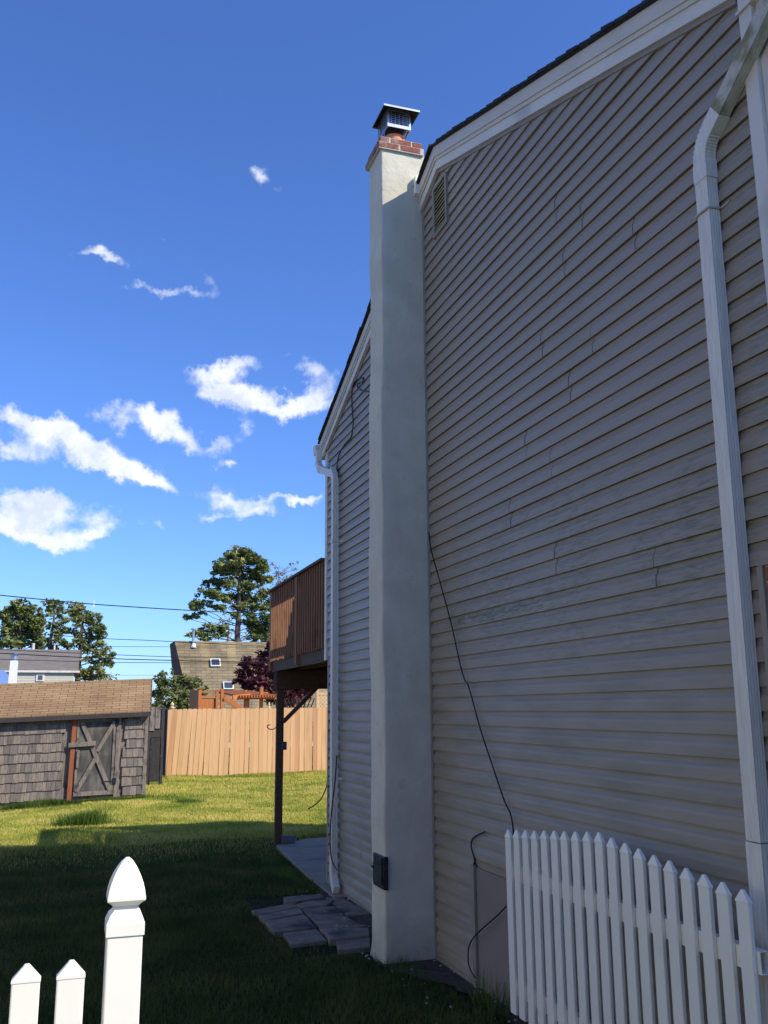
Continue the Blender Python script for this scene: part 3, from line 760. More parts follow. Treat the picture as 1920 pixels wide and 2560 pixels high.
# brick collar: each brick its own proud block inside two course meshes
def brick_ring(x0, x1, y0, y1, z0, h, offset, name):
    m = MB(); m.box((x0 + .003, y0 + .003, z0), (x1 - .003, y1 - .003, z0 + h)); core = m.build(name, MT['mortar'], chim)
    mb = MB()
    L_ = .195; g_ = .016

    def run(a, b, fn, off):
        p = a + off
        segs = []
        if off > .02: segs.append((a, a + off - g_))
        while p < b - .02:
            q = min(p + L_, b); segs.append((p, q)); p = q + g_
        for s0, s1 in segs: fn(s0, s1)
    d = .055
    run(x0, x1, lambda a, b: mb.box((a, y0 - random.uniform(0, .003), z0 + .009), (b, y0 + d, z0 + h - .003)), offset)
    run(y0 + d + g_, y1, lambda a, b: mb.box((x0 - random.uniform(0, .003), a, z0 + .009), (x0 + d, b, z0 + h - .004)), offset * .5)
    run(x0, x1, lambda a, b: mb.box((a, y1 - d, z0 + .009), (b, y1 + .001, z0 + h - .004)), offset)
    run(y0 + d + g_, y1 - d - g_, lambda a, b: mb.box((x1 - d, a, z0 + .009), (x1 + .001, b, z0 + h - .004)), 0)
    return mb.build('brick', MT['brick'], core, bevel=.004)


def brick_ring2(*a): 
    brick_ring(*a)


MC = MT['mortar']
c1 = brick_ring(-.440, .002, 7.152, 7.560, 6.905, .066, 0.0, 'brick_course')
c2 = brick_ring(-.420, -.012, 7.170, 7.545, 6.972, .064, .105, 'brick_course')
m = MB()
m.add([(-.41, 7.18, 7.036), (-.02, 7.18, 7.036), (-.02, 7.535, 7.036), (-.41, 7.535, 7.036), (-.31, 7.27, 7.06), (-.12, 7.27, 7.06), (-.12, 7.45, 7.06), (-.31, 7.45, 7.06)],
      [(0, 1, 5, 4), (1, 2, 6, 5), (2, 3, 7, 6), (3, 0, 4, 7), (4, 5, 6, 7)]); m.build('crown', MT['mortar'], chim)
m = MB(); m.lathe((-.218, 7.36, 7.03), [(.092, 0), (.098, .02), (.098, .13), (.090, .135)], 24); m.build('flue', MT['clay'], chim, smooth=False)
# spark guard: frame, mesh, lid
fx0, fx1, fy0, fy1, fz0, fz1 = -.330, -.100, 7.220, 7.450, 7.190, 7.385
m = MB()
bw = .018
for x in (fx0, fx1 - bw):
    for y in (fy0, fy1 - bw): m.box((x, y, fz0), (x + bw, y + bw, fz1))
for z_ in (fz0, fz1 - bw - .01):
    m.box((fx0 + bw, fy0, z_), (fx1 - bw, fy0 + .006, z_ + bw + .008)); m.box((fx0 + bw, fy1 - .006, z_), (fx1 - bw, fy1, z_ + bw + .008))
    m.box((fx0, fy0 + bw, z_), (fx0 + .006, fy1 - bw, z_ + bw + .008)); m.box((fx1 - .006, fy0 + bw, z_), (fx1, fy1 - bw, z_ + bw + .008))
for (x, y) in ((fx0 - .015, fy1 + .01), (fx1 + .005, fy1 + .01)): m.box((x, y - .01, 7.03), (x + .01, y, 7.345))
m.build('guard_frame', MT['steel'], chim)
m = MB()
for i in range(1, 6):
    t = i / 6; x = fx0 + (fx1 - fx0) * t; y = fy0 + (fy1 - fy0) * t
    m.box((x - .0026, fy0 + .001, fz0 + .02), (x + .0035, fy0 + .004, fz1 - .02)); m.box((x - .0035, fy1 - .004, fz0 + .02), (x + .0035, fy1 - .001, fz1 - .02))
    m.box((fx0 + .001, y - .0035, fz0 + .02), (fx0 + .004, y + .0035, fz1 - .02)); m.box((fx1 - .004, y - .0035, fz0 + .02), (fx1 - .001, y + .0035, fz1 - .02))
for i in range(1, 9):
    z_ = fz0 + .01 + (fz1 - fz0 - .02) * i / 9
    m.box((fx0 + .01, fy0 + .0005, z_ - .003), (fx1 - .01, fy0 + .0035, z_ + .003)); m.box((fx0 + .01, fy1 - .0035, z_ - .003), (fx1 - .01, fy1 - .0005, z_ + .003))
    m.box((fx0 + .0005, fy0 + .01, z_ - .003), (fx0 + .0035, fy1 - .01, z_ + .003)); m.box((fx1 - .0035, fy0 + .01, z_ - .003), (fx1 - .0005, fy1 - .01, z_ + .003))
m.build('guard_mesh', MT['steel'], chim)
m = MB(); m.lathe((-.218, 7.36, 7.168), [(.088, 0), (.088, .16)], 20); m.build('flue', mat('sooty_flue', (.05, .03, .025), .9, .2), chim)
m = MB(); lx0, lx1, ly0, ly1 = -.392, -.040, 7.135, 7.50
cxm, cym = (lx0 + lx1) / 2, (ly0 + ly1) / 2
for (dz, mi) in ((0, 0), (-.003, 1)):
    o4 = [(lx0, ly0), (lx1, ly0), (lx1, ly1), (lx0, ly1)]
    lo = [(x, y, 7.335 + dz) for x, y in o4]; mid = [(x, y, 7.353 + dz) for x, y in o4]
    tp4 = [(cxm - .06, cym - .05, 7.425 + dz), (cxm + .06, cym - .05, 7.425 + dz), (cxm + .06, cym + .05, 7.425 + dz), (cxm - .06, cym + .05, 7.425 + dz)]
    if mi == 0: m.add(lo + mid + tp4, [(0, 1, 5, 4), (1, 2, 6, 5), (2, 3, 7, 6), (3, 0, 4, 7), (4, 5, 9, 8), (5, 6, 10, 9), (6, 7, 11, 10), (7, 4, 8, 11), (8, 9, 10, 11)], 0)
    else:
        sh4 = [(x * .985 + cxm * .015, y * .985 + cym * .015, z) for x, y, z in mid]
        m.add(sh4 + tp4, [(0, 1, 5, 4), (1, 2, 6, 5), (2, 3, 7, 6), (3, 0, 4, 7), (4, 5, 6, 7)], 1)
MT['soot'] = mat('sooty_metal', (.035, .032, .022), .9, .2, 12)
m.build('guard_lid', [MT['steel'], MT['soot']], chim)
# white flashing box between chimney and rake
m = MB(); m.box((-.102, 7.120, 6.49), (.0, 7.176, 6.665)); m.build('flashing_box', MT['vinyl'], chim, bevel=.004)
# clean-out door on the outer face
dpt = [at(780 + x / 5.184, 1900 + y / 5.184, x=-.435) for x, y in ((798, 1198), (935, 1262), (925, 1660), (790, 1625))]
ya, yb = dpt[1][1], dpt[0][1]; za, zb = .5 * (dpt[2][2] + dpt[3][2]), .5 * (dpt[0][2] + dpt[1][2])
fx = -.432
m = MB(); m.box((fx - .008, ya, za), (fx + .03, yb, zb)); m.build('cleanout_frame', MT['black_iron'], chim, bevel=.003)
m = MB(); m.box((fx - .018, ya + .022, za + .03), (fx - .0085, yb - .02, zb - .07)); 
for q in (.25, .5, .75): m.box((fx - .021, ya + .04, za + (zb - za) * q - .004), (fx - .0185, yb - .04, za + (zb - za) * q + .004))
for q in (.2, .75): m.tube([(fx - .018, ya + .02, za + (zb - za) * q), (fx - .018, ya + .02, za + (zb - za) * q + .05)], .008)
m.bar((fx - .024, yb - .01, za + (zb - za) * .58), (fx - .024, yb - .05, za + (zb - za) * .58), .012, .012)
m.build('cleanout_door', MT['black_iron'], chim, bevel=.002)


# ---- downspouts: corrugated rectangular pipe
def pipe_profile(w, d, ribs=5, rh=.0022):
    """closed outline in (x outward a, along b)"""
    P_ = []
    def side(p, q, n_, nrm):
        for i in range(n_ * 2):
            t = i / (n_ * 2); r_ = rh if (i % 2) else 0
            if i == 0: r_ = 0
            P_.append((p[0] + (q[0] - p[0]) * t - nrm[0] * r_, p[1] + (q[1] - p[1]) * t - nrm[1] * r_))
    c = [(-d / 2, -w / 2), (d / 2, -w / 2), (d / 2, w / 2), (-d / 2, w / 2)]
    side(c[0], c[1], ribs - 1, (0, -1)); side(c[1], c[2], ribs, (1, 0)); side(c[2], c[3], ribs - 1, (0, 1)); side(c[3], c[0], ribs, (-1, 0))
    return P_


def downspout(name, path, w, d, matl, parent, ribs=5):
    """path in (y,z) at fixed x (list of (x,y,z)); pipe keeps its depth along x"""
    m = MB(); prof_ = pipe_profile(w, d, ribs)
    pts = [np.array(p, float) for p in path]; rings = []
    for i, p in enumerate(pts):
        t1 = pts[i] - pts[i - 1] if i else pts[1] - pts[0]; t2 = pts[i + 1] - pts[i] if i < len(pts) - 1 else t1
        t1 = t1 / np.linalg.norm(t1); t2 = t2 / np.linalg.norm(t2); t = t1 + t2; t /= np.linalg.norm(t)
        a = np.array([1., 0, 0]); b = np.cross(a, t); b /= np.linalg.norm(b); cs = max(.5, float(t @ t1))
        aa = np.cross(t, b); aa /= np.linalg.norm(aa)
        rings.append([p - aa * u_ + b * v_ / cs for u_, v_ in prof_])
    n = len(prof_); fs = []
    for i in range(len(pts) - 1):
        for k in range(n): fs.append((i * n + k, i * n + (k + 1) % n, (i + 1) * n + (k + 1) % n, (i + 1) * n + k))
    fs += [tuple(range(n)), tuple((len(pts) - 1) * n + k for k in range(n))[::-1]]
    m.add([q for r_ in rings for q in r_], fs)
    return m.build(name, matl, parent)


def elbow(name, p0, p1, p2, w, d, matl, parent, nrib=7):
    """bent piece with crimps between directions p0->p1 and p1->p2"""
    p0, p1, p2 = [np.array(p, float) for p in (p0, p1, p2)]
    prof_ = [(-d / 2, -w / 2), (d / 2, -w / 2), (d / 2, w / 2), (-d / 2, w / 2)]
    pts = []; sc = []
    N_ = nrib * 2
    pts.append(p0); sc.append(1.06)
    q0 = p0 + (p1 - p0) * .5; q2 = p1 + (p2 - p1) * .5
    for i in range(N_ + 1):
        t = i / N_; pts.append(q0 * (1 - t) ** 2 + 2 * p1 * t * (1 - t) + q2 * t * t); sc.append(1.05 if i % 2 == 0 else .965)
    pts.append(p2); sc.append(1.06)
    rings = []
    for i, p in enumerate(pts):
        t = pts[min(i + 1, len(pts) - 1)] - pts[max(i - 1, 0)]; t /= np.linalg.norm(t)
        a = np.array([1., 0, 0]); b = np.cross(a, t); b /= np.linalg.norm(b); aa = np.cross(t, b)
        s_ = sc[i]
        rings.append([p - aa * u_ * s_ + b * v_ * s_ for u_, v_ in prof_])
    m = MB(); n = 4; fs = []
    for i in range(len(pts) - 1):
        for k in range(n): fs.append((i * n + k, i * n + (k + 1) % n, (i + 1) * n + (k + 1) % n, (i + 1) * n + k))
    fs += [(0, 1, 2, 3), tuple((len(pts) - 1) * n + k for k in range(n))[::-1]]
    m.add([q for r_ in rings for q in r_], fs)
    return m.build(name, matl, parent)


DW, DD = .088, .058
xs = -.048
ytop, ylow = 3.305, 3.335
zE = at(1745, 425, x=-.06)[2]
A_ = (xs, ytop, zE); Bv = at(1792, 300, x=-.06); B_ = (xs, 3.19, zE + .34)
dn = thing('downspout', 'near white ribbed downspout with a mossy slanting upper length beside the near house corner', 'downspout', (xs, ylow, 0))
downspout('pipe', [(xs, ylow - .0, 1.36), (xs, ytop, zE + .005)], DW, DD, MT['downspout'], dn)
downspout('pipe', [(xs, ylow + .005, .18), (xs, ylow, 1.355)], DW * 1.07, DD * 1.07, MT['downspout'], dn, 4)
kB = (xs, 3.18, zE + .235)
elbow('elbow', (xs, ytop, zE - .08), (xs, ytop - .002, zE + .105), (xs, 3.165, zE + .199), DW * 1.03, DD * 1.04, MT['downspout'], dn, 8)
downspout('pipe', [(xs, 3.18, zE + .189), (xs - .02, 2.60, zE + .189 + .387)], DW, DD, MT['green_metal'], dn)
elbow('elbow', (xs - .02, 2.63, zE + .556), (xs - .02, 2.56, zE + .61), (xs - .02, 2.555, zn - .1), DW, DD, MT['downspout'], dn, 4)
m = MB()
zc = at(1741, 540, x=-.08)[2]
hw = DW / 2 + .005; hd = DD / 2 + .005; yc_ = ytop + .01
m.tube([(-.005, yc_ - hw - .06, zc + .012), (-.015, yc_ - hw - .01, zc), (xs - hd, yc_ - hw, zc - .004), (xs - hd - .001, yc_, zc - .004), (xs - hd, yc_ + hw, zc - .006), (-.012, yc_ + hw + .004, zc)], .006, 6)
m.build('strap', MT['strap'], dn)
m = MB(); z2 = .86
m.box((xs - hd - .006, ylow - hw - .004, z2), (xs - hd - .001, ylow + hw + .006, z2 + .022)); m.box((xs - hd - .001, ylow - hw - .006, z2), (-.01, ylow - hw - .002, z2 + .022)); m.box((-.016, ylow - hw - .05, z2), (-.012, ylow - hw - .006, z2 + .022))
m.build('strap', MT['trim'], dn)

# far downspout
df = thing('downspout', 'far white downspout dropping from the gutter end down the far house corner', 'downspout', (-.055, 10.3, 0))
xd = -.075
P1 = at(796, 1133, x=xd); P2 = at(797, 1156, x=xd); P3 = at(837, 1188, x=xd); P4 = at(838, 1215, x=xd); P5 = at(832, 2185, x=xd); P6 = at(822, 2216, x=xd - .03)
print('downspout far', P1, P2, P3, P4, P5, P6)
W2, D2 = .085, .06
yl = .5 * (P4[1] + P5[1])
downspout('pipe', [(xd, P2[1], P2[2] + .0), (xd, P1[1], P1[2] + .03)][::1], W2, D2, MT['downspout'], df, 3)
elbow('elbow', (xd, P1[1], P2[2] + .03), (xd, P2[1], P2[2] - .04), (xd, P2[1] - .12, P2[2] - .13), W2, D2, MT['downspout'], df, 4)
downspout('pipe', [(xd, yl + .06, P3[2] + .03), (xd, P2[1] - .11, P2[2] - .12)], W2, D2, MT['downspout'], df, 3)
elbow('elbow', (xd, yl + .12, P3[2] + .09), (xd, yl, P3[2] - .03), (xd, yl, P3[2] - .16), W2, D2, MT['downspout'], df, 4)
downspout('pipe', [(xd, yl, .22), (xd, yl, P3[2] - .14)], W2, D2, MT['downspout'], df, 3)
elbow('elbow', (xd, yl, .30), (xd - .0, yl, .15), (xd - .01, yl - .16, .06), W2, D2, MT['downspout'], df, 5)
for zz_ in (1.16, 3.75):
    m = MB(); m.box((xd - D2 / 2 - .008, yl - W2 / 2 - .008, zz_), (-.004, yl - W2 / 2 - .002, zz_ + .02)); m.box((xd - D2 / 2 - .008, yl - W2 / 2 - .002, zz_), (xd - D2 / 2 - .002, yl + W2 / 2 + .006, zz_ + .02)); m.box((-.018, yl - .13, zz_), (-.014, yl - W2 / 2 - .006, zz_ + .02)); m.build('strap', MT['trim'], df)


# ---- loose cables
def cable(pts, r, label, x=None, y=None, sub=6):
    W_ = [at(px, py, x=x, y=y) for px, py in pts] if not hasattr(pts[0], 'shape') else pts
    m = MB(); m.tube(curve_pts(W_, sub), r, 7); o = m.build('cable', MT['cable'], smooth=True)
    return tag(o, label, 'cable', 'black cables loose on the house wall')


cable([(1072, 1330), (1078, 1375), (1098, 1448), (1128, 1560), (1150, 1660), (1162, 1700), (1172, 1718), (1200, 1820), (1228, 1905), (1248, 1965), (1262, 2005), (1276, 2035), (1283, 2075), (1281, 2110), (1288, 2135), (1304, 2158)], .0055, 'long black cable running diagonally down from the chimney to the leaning picket panel', x=-.045)
Z6 = lambda x, y: (1060 + x / 3.687, 1900 + y / 3.687)
cable([Z6(562, 662), Z6(500, 690), Z6(450, 725), Z6(435, 790), Z6(450, 860), Z6(470, 930)], .0055, 'short hooked black cable end above the access panel', x=-.03)
cable([Z6(755, 1350), Z6(690, 1420), Z6(600, 1500), Z6(500, 1590), Z6(440, 1660), Z6(408, 1760), Z6(412, 1880), Z6(440, 1960), Z6(475, 2010)], .005, 'black cable curling in front of the access panel', x=-.05)
Z8 = lambda x, y: (740 + x / 3.1605, 750 + y / 3.1605)
Z5 = lambda x, y: (780 + x / 5.184, 1900 + y / 5.184)
cable([Z8(590, 722), Z8(545, 722), Z8(500, 705), Z8(483, 680), Z8(498, 655), Z8(525, 648), Z8(530, 618), Z8(505, 618), Z8(465, 645), Z8(443, 720), Z8(443, 850), Z8(452, 960), Z8(443, 1050), Z8(430, 1088), Z8(385, 1140), Z8(345, 1210), Z8(325, 1290), Z8(323, 1370)],
      .007, 'looped black cable on the far gable between chimney and far downspout', x=-.03)
cable([Z5(322, -60), Z5(315, 60), Z5(300, 260), Z5(270, 520), Z5(245, 760), Z5(235, 980), Z5(240, 1180), Z5(262, 1310), Z5(300, 1395), Z5(345, 1430)], .007, 'black cable bowing over the lower end of the far downspout', x=-.14)
Z3 = lambda x, y: (600 + x / 2.37, 1700 + y / 2.37)
cable([Z3(532, 440), Z3(528, 500), Z3(522, 580), Z3(506, 650), Z3(475, 712), Z3(440, 742), Z3(404, 765)], .007, 'black cable end dangling free over the lawn behind the far downspout', y=10.62)

# ================================================================== DECK
deck = thing('deck', 'raised brown timber deck on posts behind the far corner of the house', 'deck', (0, 12.2, 0))
dy0, dy1, zr_, zb_, zrim = 10.63, 13.83, 3.68, 2.60, 2.45
m = MB(); m.box((-.075, dy0, zr_ - .035), (.09, dy1 + .06, zr_)); m.box((-.06, dy1 - .08, zr_ - .034), (3.6, dy1 + .06, zr_ - .001)); m.build('handrail', MT['deck_dark'], deck, bevel=.005)
for (ax, bx) in (((.022, dy0, 3.50), (.058, dy1, 3.59)), ((.022, dy0, 2.74), (.058, dy1, 2.83))):
    m = MB(); m.box(ax, bx); m.build('rail', MT['deck_brown'], deck)
m = MB(); m.box((.022, dy1 - .04, 3.50), (3.5, dy1, 3.59)); m.box((.022, dy1 - .04, 2.74), (3.5, dy1, 2.83)); m.build('rail', MT['deck_brown'], deck)
nb = 26
for i in range(nb):
    y = dy0 + .06 + (dy1 - dy0 - .12) * i / (nb - 1)
    if abs(y - 12.05) < .07: continue
    m = MB(); m.box((-.042, y - .018, zb_ + random.uniform(-.01, .01)), (.0215, y + .018, zr_ - .036)); m.build('baluster', MT['deck_brown'], deck)
for i in range(22):
    x = .14 + i * .15
    m = MB(); m.box((x - .018, dy1 + .001, zb_), (x + .018, dy1 + .04, zr_ - .036)); m.build('baluster', MT['deck_brown'], deck)
m = MB(); m.box((-.05, 12.01, 2.47), (.03, 12.10, zr_ - .036)); m.build('rail_post', MT['deck_brown'], deck, bevel=.006)
m = MB(); m.box((-.04, dy1 - .05, 2.47), (.05, dy1 + .045, zr_ - .036)); m.build('rail_post', MT['deck_brown'], deck, bevel=.006)
m = MB(); m.box((0.0, dy0, zrim), (.04, dy1, 2.62)); m.build('rim_board', MT['deck_rim_shaded'], deck)
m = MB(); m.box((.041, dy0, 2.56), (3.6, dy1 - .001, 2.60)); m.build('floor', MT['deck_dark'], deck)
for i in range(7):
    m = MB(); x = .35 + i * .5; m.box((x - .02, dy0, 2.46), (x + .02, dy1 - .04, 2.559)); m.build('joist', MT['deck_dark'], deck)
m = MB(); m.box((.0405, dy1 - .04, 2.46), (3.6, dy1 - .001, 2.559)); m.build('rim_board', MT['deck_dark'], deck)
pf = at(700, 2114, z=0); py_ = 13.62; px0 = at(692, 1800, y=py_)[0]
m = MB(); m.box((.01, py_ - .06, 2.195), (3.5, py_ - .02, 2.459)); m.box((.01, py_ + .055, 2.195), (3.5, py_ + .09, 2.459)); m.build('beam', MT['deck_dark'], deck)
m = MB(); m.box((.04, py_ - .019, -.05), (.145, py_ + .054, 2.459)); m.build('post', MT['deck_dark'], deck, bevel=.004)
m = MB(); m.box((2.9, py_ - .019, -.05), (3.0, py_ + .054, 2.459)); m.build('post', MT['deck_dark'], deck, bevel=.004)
m = MB(); m.bar((.12, py_ - .09, 1.72), (.66, py_ - .09, 2.25), .05, .085, up=(0, 1, 0)); m.build('brace', MT['deck_dark'], deck)
# things on the post
MT['grey_plastic'] = mat('grey_plastic_box', (.05, .07, .11), .5, .05)
ob = MB(); b0 = at(400 + 1150 / 3.77, 1580 + 1035 / 3.77, y=13.55); b1 = at(400 + 1192 / 3.77, 1580 + 1110 / 3.77, y=13.55)
ob.box((b0[0], 13.53, b1[2]), (b1[0], 13.60, b0[2]))
ob.box((b0[0] + .01, 13.52, b1[2] + .02), (b1[0] - .01, 13.5295, b0[2] - .02))
tag(ob.build('outlet_box', MT['grey_plastic'], bevel=.006), 'small dark weatherproof box fixed to the side of the deck post', 'electrical box')
Zf = lambda x, y: (400 + x / 3.77, 1580 + y / 3.77)
hk = [at(*Zf(x, y), y=13.58) for x, y in ((1100, 893), (1075, 912), (1045, 918), (1020, 908), (1010, 892), (1020, 878), (1040, 876))]
m = MB(); m.tube(curve_pts(hk, 5), .007, 7); tag(m.build('hook', MT['black_iron'], smooth=True), 'thin curved metal plant hook sticking out of the deck post', 'hook')
pc = [at(*Zf(x, y), y=13.56) for x, y in ((1160, 830), (1150, 880), (1158, 940), (1150, 990), (1158, 1035))]
m = MB(); m.tube(curve_pts(pc, 5), .006, 6); tag(m.build('cord', MT['cable'], smooth=True), 'thin cord running down the deck post into the small dark box', 'cord')

m = MB()
for k in range(19):
    x = .72 + k * .148; m.box((x, dy1 - .062, 2.61), (x + .142, dy1 - .042, 3.60))
m.build('shadow_panel', MT['deck_brown'], deck)  # unseen guessed panel, added to cast the solid shadow on the lawn

# concrete block and pavers
bp_ = at(715, 2108, z=.03)
m = MB(); a = math.radians(-12)
ca, sa = math.cos(a), math.sin(a)
def rb(c, hx, hy, z0, z1, ang):
    ca, sa = math.cos(ang), math.sin(ang)
    q = [(c[0] + x * ca - y * sa, c[1] + x * sa + y * ca) for x, y in ((-hx, -hy), (hx, -hy), (hx, hy), (-hx, hy))]
    return [(x, y, z0) for x, y in q] + [(x, y, z1) for x, y in q]
m.hexa(rb((bp_[0] + .03, bp_[1], 0), .098, .05, .032, .132, math.radians(-8))); 
tag(m.build('concrete_block', MT['block'], bevel=.008), 'dark concrete block at the edge of the patio beside the deck post', 'block')

# pavers: outlines traced on the ground, each its own slab (zoom coordinates of the 600,1700 crop)
SL = [
    ([(62, 1362), (300, 1322), (352, 1342), (118, 1388)], .05, 'long narrow grey slab at the outer end of the slab pile, nearest the open lawn'),
    ([(105, 1392), (355, 1346), (382, 1380), (140, 1424)], .045, 'narrow grey slab second in the outer row of the pile, just in front of the outermost one'),
    ([(142, 1428), (386, 1384), (452, 1462), (198, 1492)], .04, 'broad stained slab closing the outer row of the pile on its near side'),
    ([(252, 1285), (480, 1264), (498, 1284), (330, 1312), (268, 1312)], .045, 'flat buff slab farthest back in the pile, towards the deck'),
    ([(330, 1330), (395, 1308), (560, 1298), (520, 1330), (360, 1345)], .065, 'pale thin slab tilted on top of the pile near its back'),
    ([(505, 1288), (600, 1286), (690, 1330), (560, 1332)], .03, 'small dark slab between the tilted slab and the house wall'),
    ([(362, 1350), (560, 1336), (620, 1390), (408, 1402)], .035, 'rough grey slab in the middle of the pile'),
    ([(566, 1336), (700, 1332), (775, 1382), (628, 1390)], .03, 'grey slab against the house siding in the pile'),
    ([(412, 1406), (622, 1394), (700, 1440), (768, 1450), (768, 1462), (470, 1466)], .03, 'wide dirt-covered slab in the pile next to the chimney'),
    ([(468, 1470), (768, 1466), (772, 1512), (528, 1536), (500, 1486)], .055, 'thick buff slab with a chipped edge at the near side of the pile beside the chimney'),
    ([(565, 1534), (772, 1516), (774, 1578), (582, 1600)], .02, 'sunken dark slab nearest the camera beside the chimney foot'),
    ([(250, 1500), (455, 1470), (520, 1540), (300, 1568)], .012, 'black stained slab half buried in the lawn in front of the pile'),
]
for pts, zt, lab in SL:
    zt = .012 + zt * .55; P_ = [at(600 + x / 2.37, 1700 + y / 2.37, z=zt) for x, y in pts]
    cc = sum(P_) / len(P_); P_ = [cc + (p - cc) * .975 for p in P_]
    tl = random.uniform(-.01, .01)
    m = MB(); m.prism([(p[0], p[1], p[2] + tl * (p[0] - cc[0])) for p in P_][::-1], (0, 0, -.06))
    tag(m.build('paving_slab', MT['paver'], bevel=.009), lab, 'slab', 'old slabs piled beside the chimney')

# ================================================================== PICKET FENCE (left) and leaning panel (right)
def picket(m, x, y, w, d, z0, ztip, axis, capmesh, hcap=.05):
    """axis 'x': face spans x; 'y': face spans y"""
    hx, hy = (w / 2, d / 2) if axis == 'x' else (d / 2, w / 2)
    zc_ = ztip - hcap
    m.box((x - hx, y - hy, z0), (x + hx, y + hy, zc_))
    e = .0015; fl = .006
    hx += e; hy += e
    if axis == 'x': top = [(x - fl, y - hy * .6), (x + fl, y - hy * .6), (x + fl, y + hy * .6), (x - fl, y + hy * .6)]
    else: top = [(x - hx * .5, y - fl), (x + hx * .5, y - fl), (x + hx * .5, y + fl), (x - hx * .5, y + fl)]
    b4 = [(x - hx, y - hy), (x + hx, y - hy), (x + hx, y + hy), (x - hx, y + hy)]
    capmesh.add([(a, b, zc_ - .004) for a, b in b4] + [(a, b, zc_ + .004) for a, b in b4] + [(a, b, ztip) for a, b in top],
                [(0, 3, 2, 1), (0, 1, 5, 4), (1, 2, 6, 5), (2, 3, 7, 6), (3, 0, 4, 7), (4, 5, 9, 8), (5, 6, 10, 9), (6, 7, 11, 10), (7, 4, 8, 11), (8, 9, 10, 11)])


panel = thing('gate', 'arched white vinyl picket gate standing parallel to the house wall, in shade', 'gate', (-.21, 4.3, 0))
tipx = [165, 210, 260, 310, 367, 425, 480, 545, 615, 682, 752, 830, 907, 995, 1083, 1183, 1287, 1393, 1513]
tipy = [400, 400, 402, 405, 405, 405, 408, 410, 413, 415, 445, 475, 508, 545, 577, 620, 658, 702, 745]
XP = -.222
tz = [at(1200 + a / 2.304, 1900 + b / 2.304, x=XP) for a, b in zip(tipx, tipy)]
ya_, yb_ = tz[0][1], tz[-1][1]
for i in range(19):
    y = ya_ + (yb_ - ya_) * i / 18; y = .6 * y + .4 * tz[i][1]
    a, b = MB(), MB()
    picket(a, XP, y, .074, .020, .155, tz[i][2], 'y', b, .046)
    p = a.build('picket', MT['vinyl'], panel, bevel=.004)
    b.build('picket_cap', MT['vinyl'], p, bevel=.0015)
for (z0, z1) in ((.898, .982), (.26, .345)):
    m = MB()
    # hollow rail: four walls
    xa, xb = XP + .0105, XP + .050; ya2, yb2 = ya_ + .03, 3.185; t_ = .003
    m.box((xa, yb2, z0), (xa + t_, ya2, z1)); m.box((xb - t_, yb2, z0), (xb, ya2, z1)); m.box((xa + t_, yb2, z0), (xb - t_, ya2, z0 + t_)); m.box((xa + t_, yb2, z1 - t_), (xb - t_, ya2, z1))
    m.build('rail', MT['vinyl'], panel)

fence = thing('picket_fence', 'sunlit white picket fence with a gothic-capped post in the left foreground', 'fence', (-2.59, 3.0, 0))
YFN = 3.0
Z9 = lambda x, y: (x / 2.37, 2000 + y / 2.37)
pc0 = at(*Z9(731, 900), y=YFN)[0]; pwid = .102
pc0 = .5 * (at(*Z9(618, 820), y=YFN)[0] + at(*Z9(845, 800), y=YFN)[0]) + .004
tipz = at(*Z9(757, 352), y=YFN + .05)[2]; capb = at(*Z9(740, 808), y=YFN)[2]
m = MB(); m.box((pc0 - pwid / 2, YFN, -.2), (pc0 + pwid / 2, YFN + pwid, capb + .01)); m.build('post', MT['vinyl'], fence, bevel=.004)
m = MB(); H = tipz - capb; s2 = math.sqrt(2)
zs = lambda py: (at(*Z9(740, py), y=YFN)[2] - capb)
pr = []
R_ = pwid / 2 + .004
for (hw_, py) in ((R_, 808), (R_, 735), (R_ - .004, 715), (R_ * .84, 690), (R_ * .66, 668), (R_ * .63, 655), (R_ * .68, 632), (R_ * .84, 614), (R_ * .97, 604), (R_ * 1.0, 598), (R_ * 1.0, 585), (R_ * .94, 540), (R_ * .85, 500), (R_ * .70, 455), (R_ * .52, 415), (R_ * .32, 380), (R_ * .09, 354)):
    pr.append((hw_ * s2, zs(py)))
m.lathe((pc0, YFN + pwid / 2, capb), pr, 4, math.pi / 4); m.build('post_cap', MT['vinyl'], fence, bevel=.0015)
for i in range(14):
    x = at(*Z9(425, 968), y=YFN)[0] - .1215 * i
    tipzz = at(*Z9(425, 968), y=YFN)[2]
    a, b = MB(), MB(); picket(a, x, YFN + .015 + .02, .077, .030, .08, tipzz, 'x', b, .043)
    p = a.build('picket', MT['vinyl'], fence, bevel=.004); b.build('picket_cap', MT['vinyl'], p, bevel=.0015)
for (z0, z1) in ((.86, .945), (.26, .345)):
    m = MB(); m.box((-4.4, YFN + .0505, z0), (pc0 - pwid / 2, YFN + .09, z1)); m.build('rail', MT['vinyl'], fence)

# ================================================================== SHED
G0 = at(0, 2007, z=0); G1 = at(362, 1990, z=0)
su = np.array([math.cos(.07), -math.sin(.07), 0.]); sn = np.array([su[1], -su[0], 0])   # outward (towards camera)
if sn[1] > 0: sn = -sn
SP = lambda px, py, off=0.: at_plane(px, py, G1 + sn * off, sn)
Zs = lambda x, y: (x / 1.975, 1450 + y / 1.975)


def loc(p):  # along-front coordinate (0 at right corner, negative leftwards), z
    s_ = float((p - G1) @ su); return s_, float(p[2]) - .036 * s_


def SW(s, d, z):   # shed world: s along, d depth behind the front; it leans with the falling ground
    q = G1 + su * s - sn * d; return (q[0], q[1], z + .036 * s)


def sbox(m, s0, s1, d0, d1, z0, z1, mi=0):
    m.hexa([SW(s0, d0, z0), SW(s1, d0, z0), SW(s1, d1, z0), SW(s0, d1, z0), SW(s0, d0, z1), SW(s1, d0, z1), SW(s1, d1, z1), SW(s0, d1, z1)], mi)


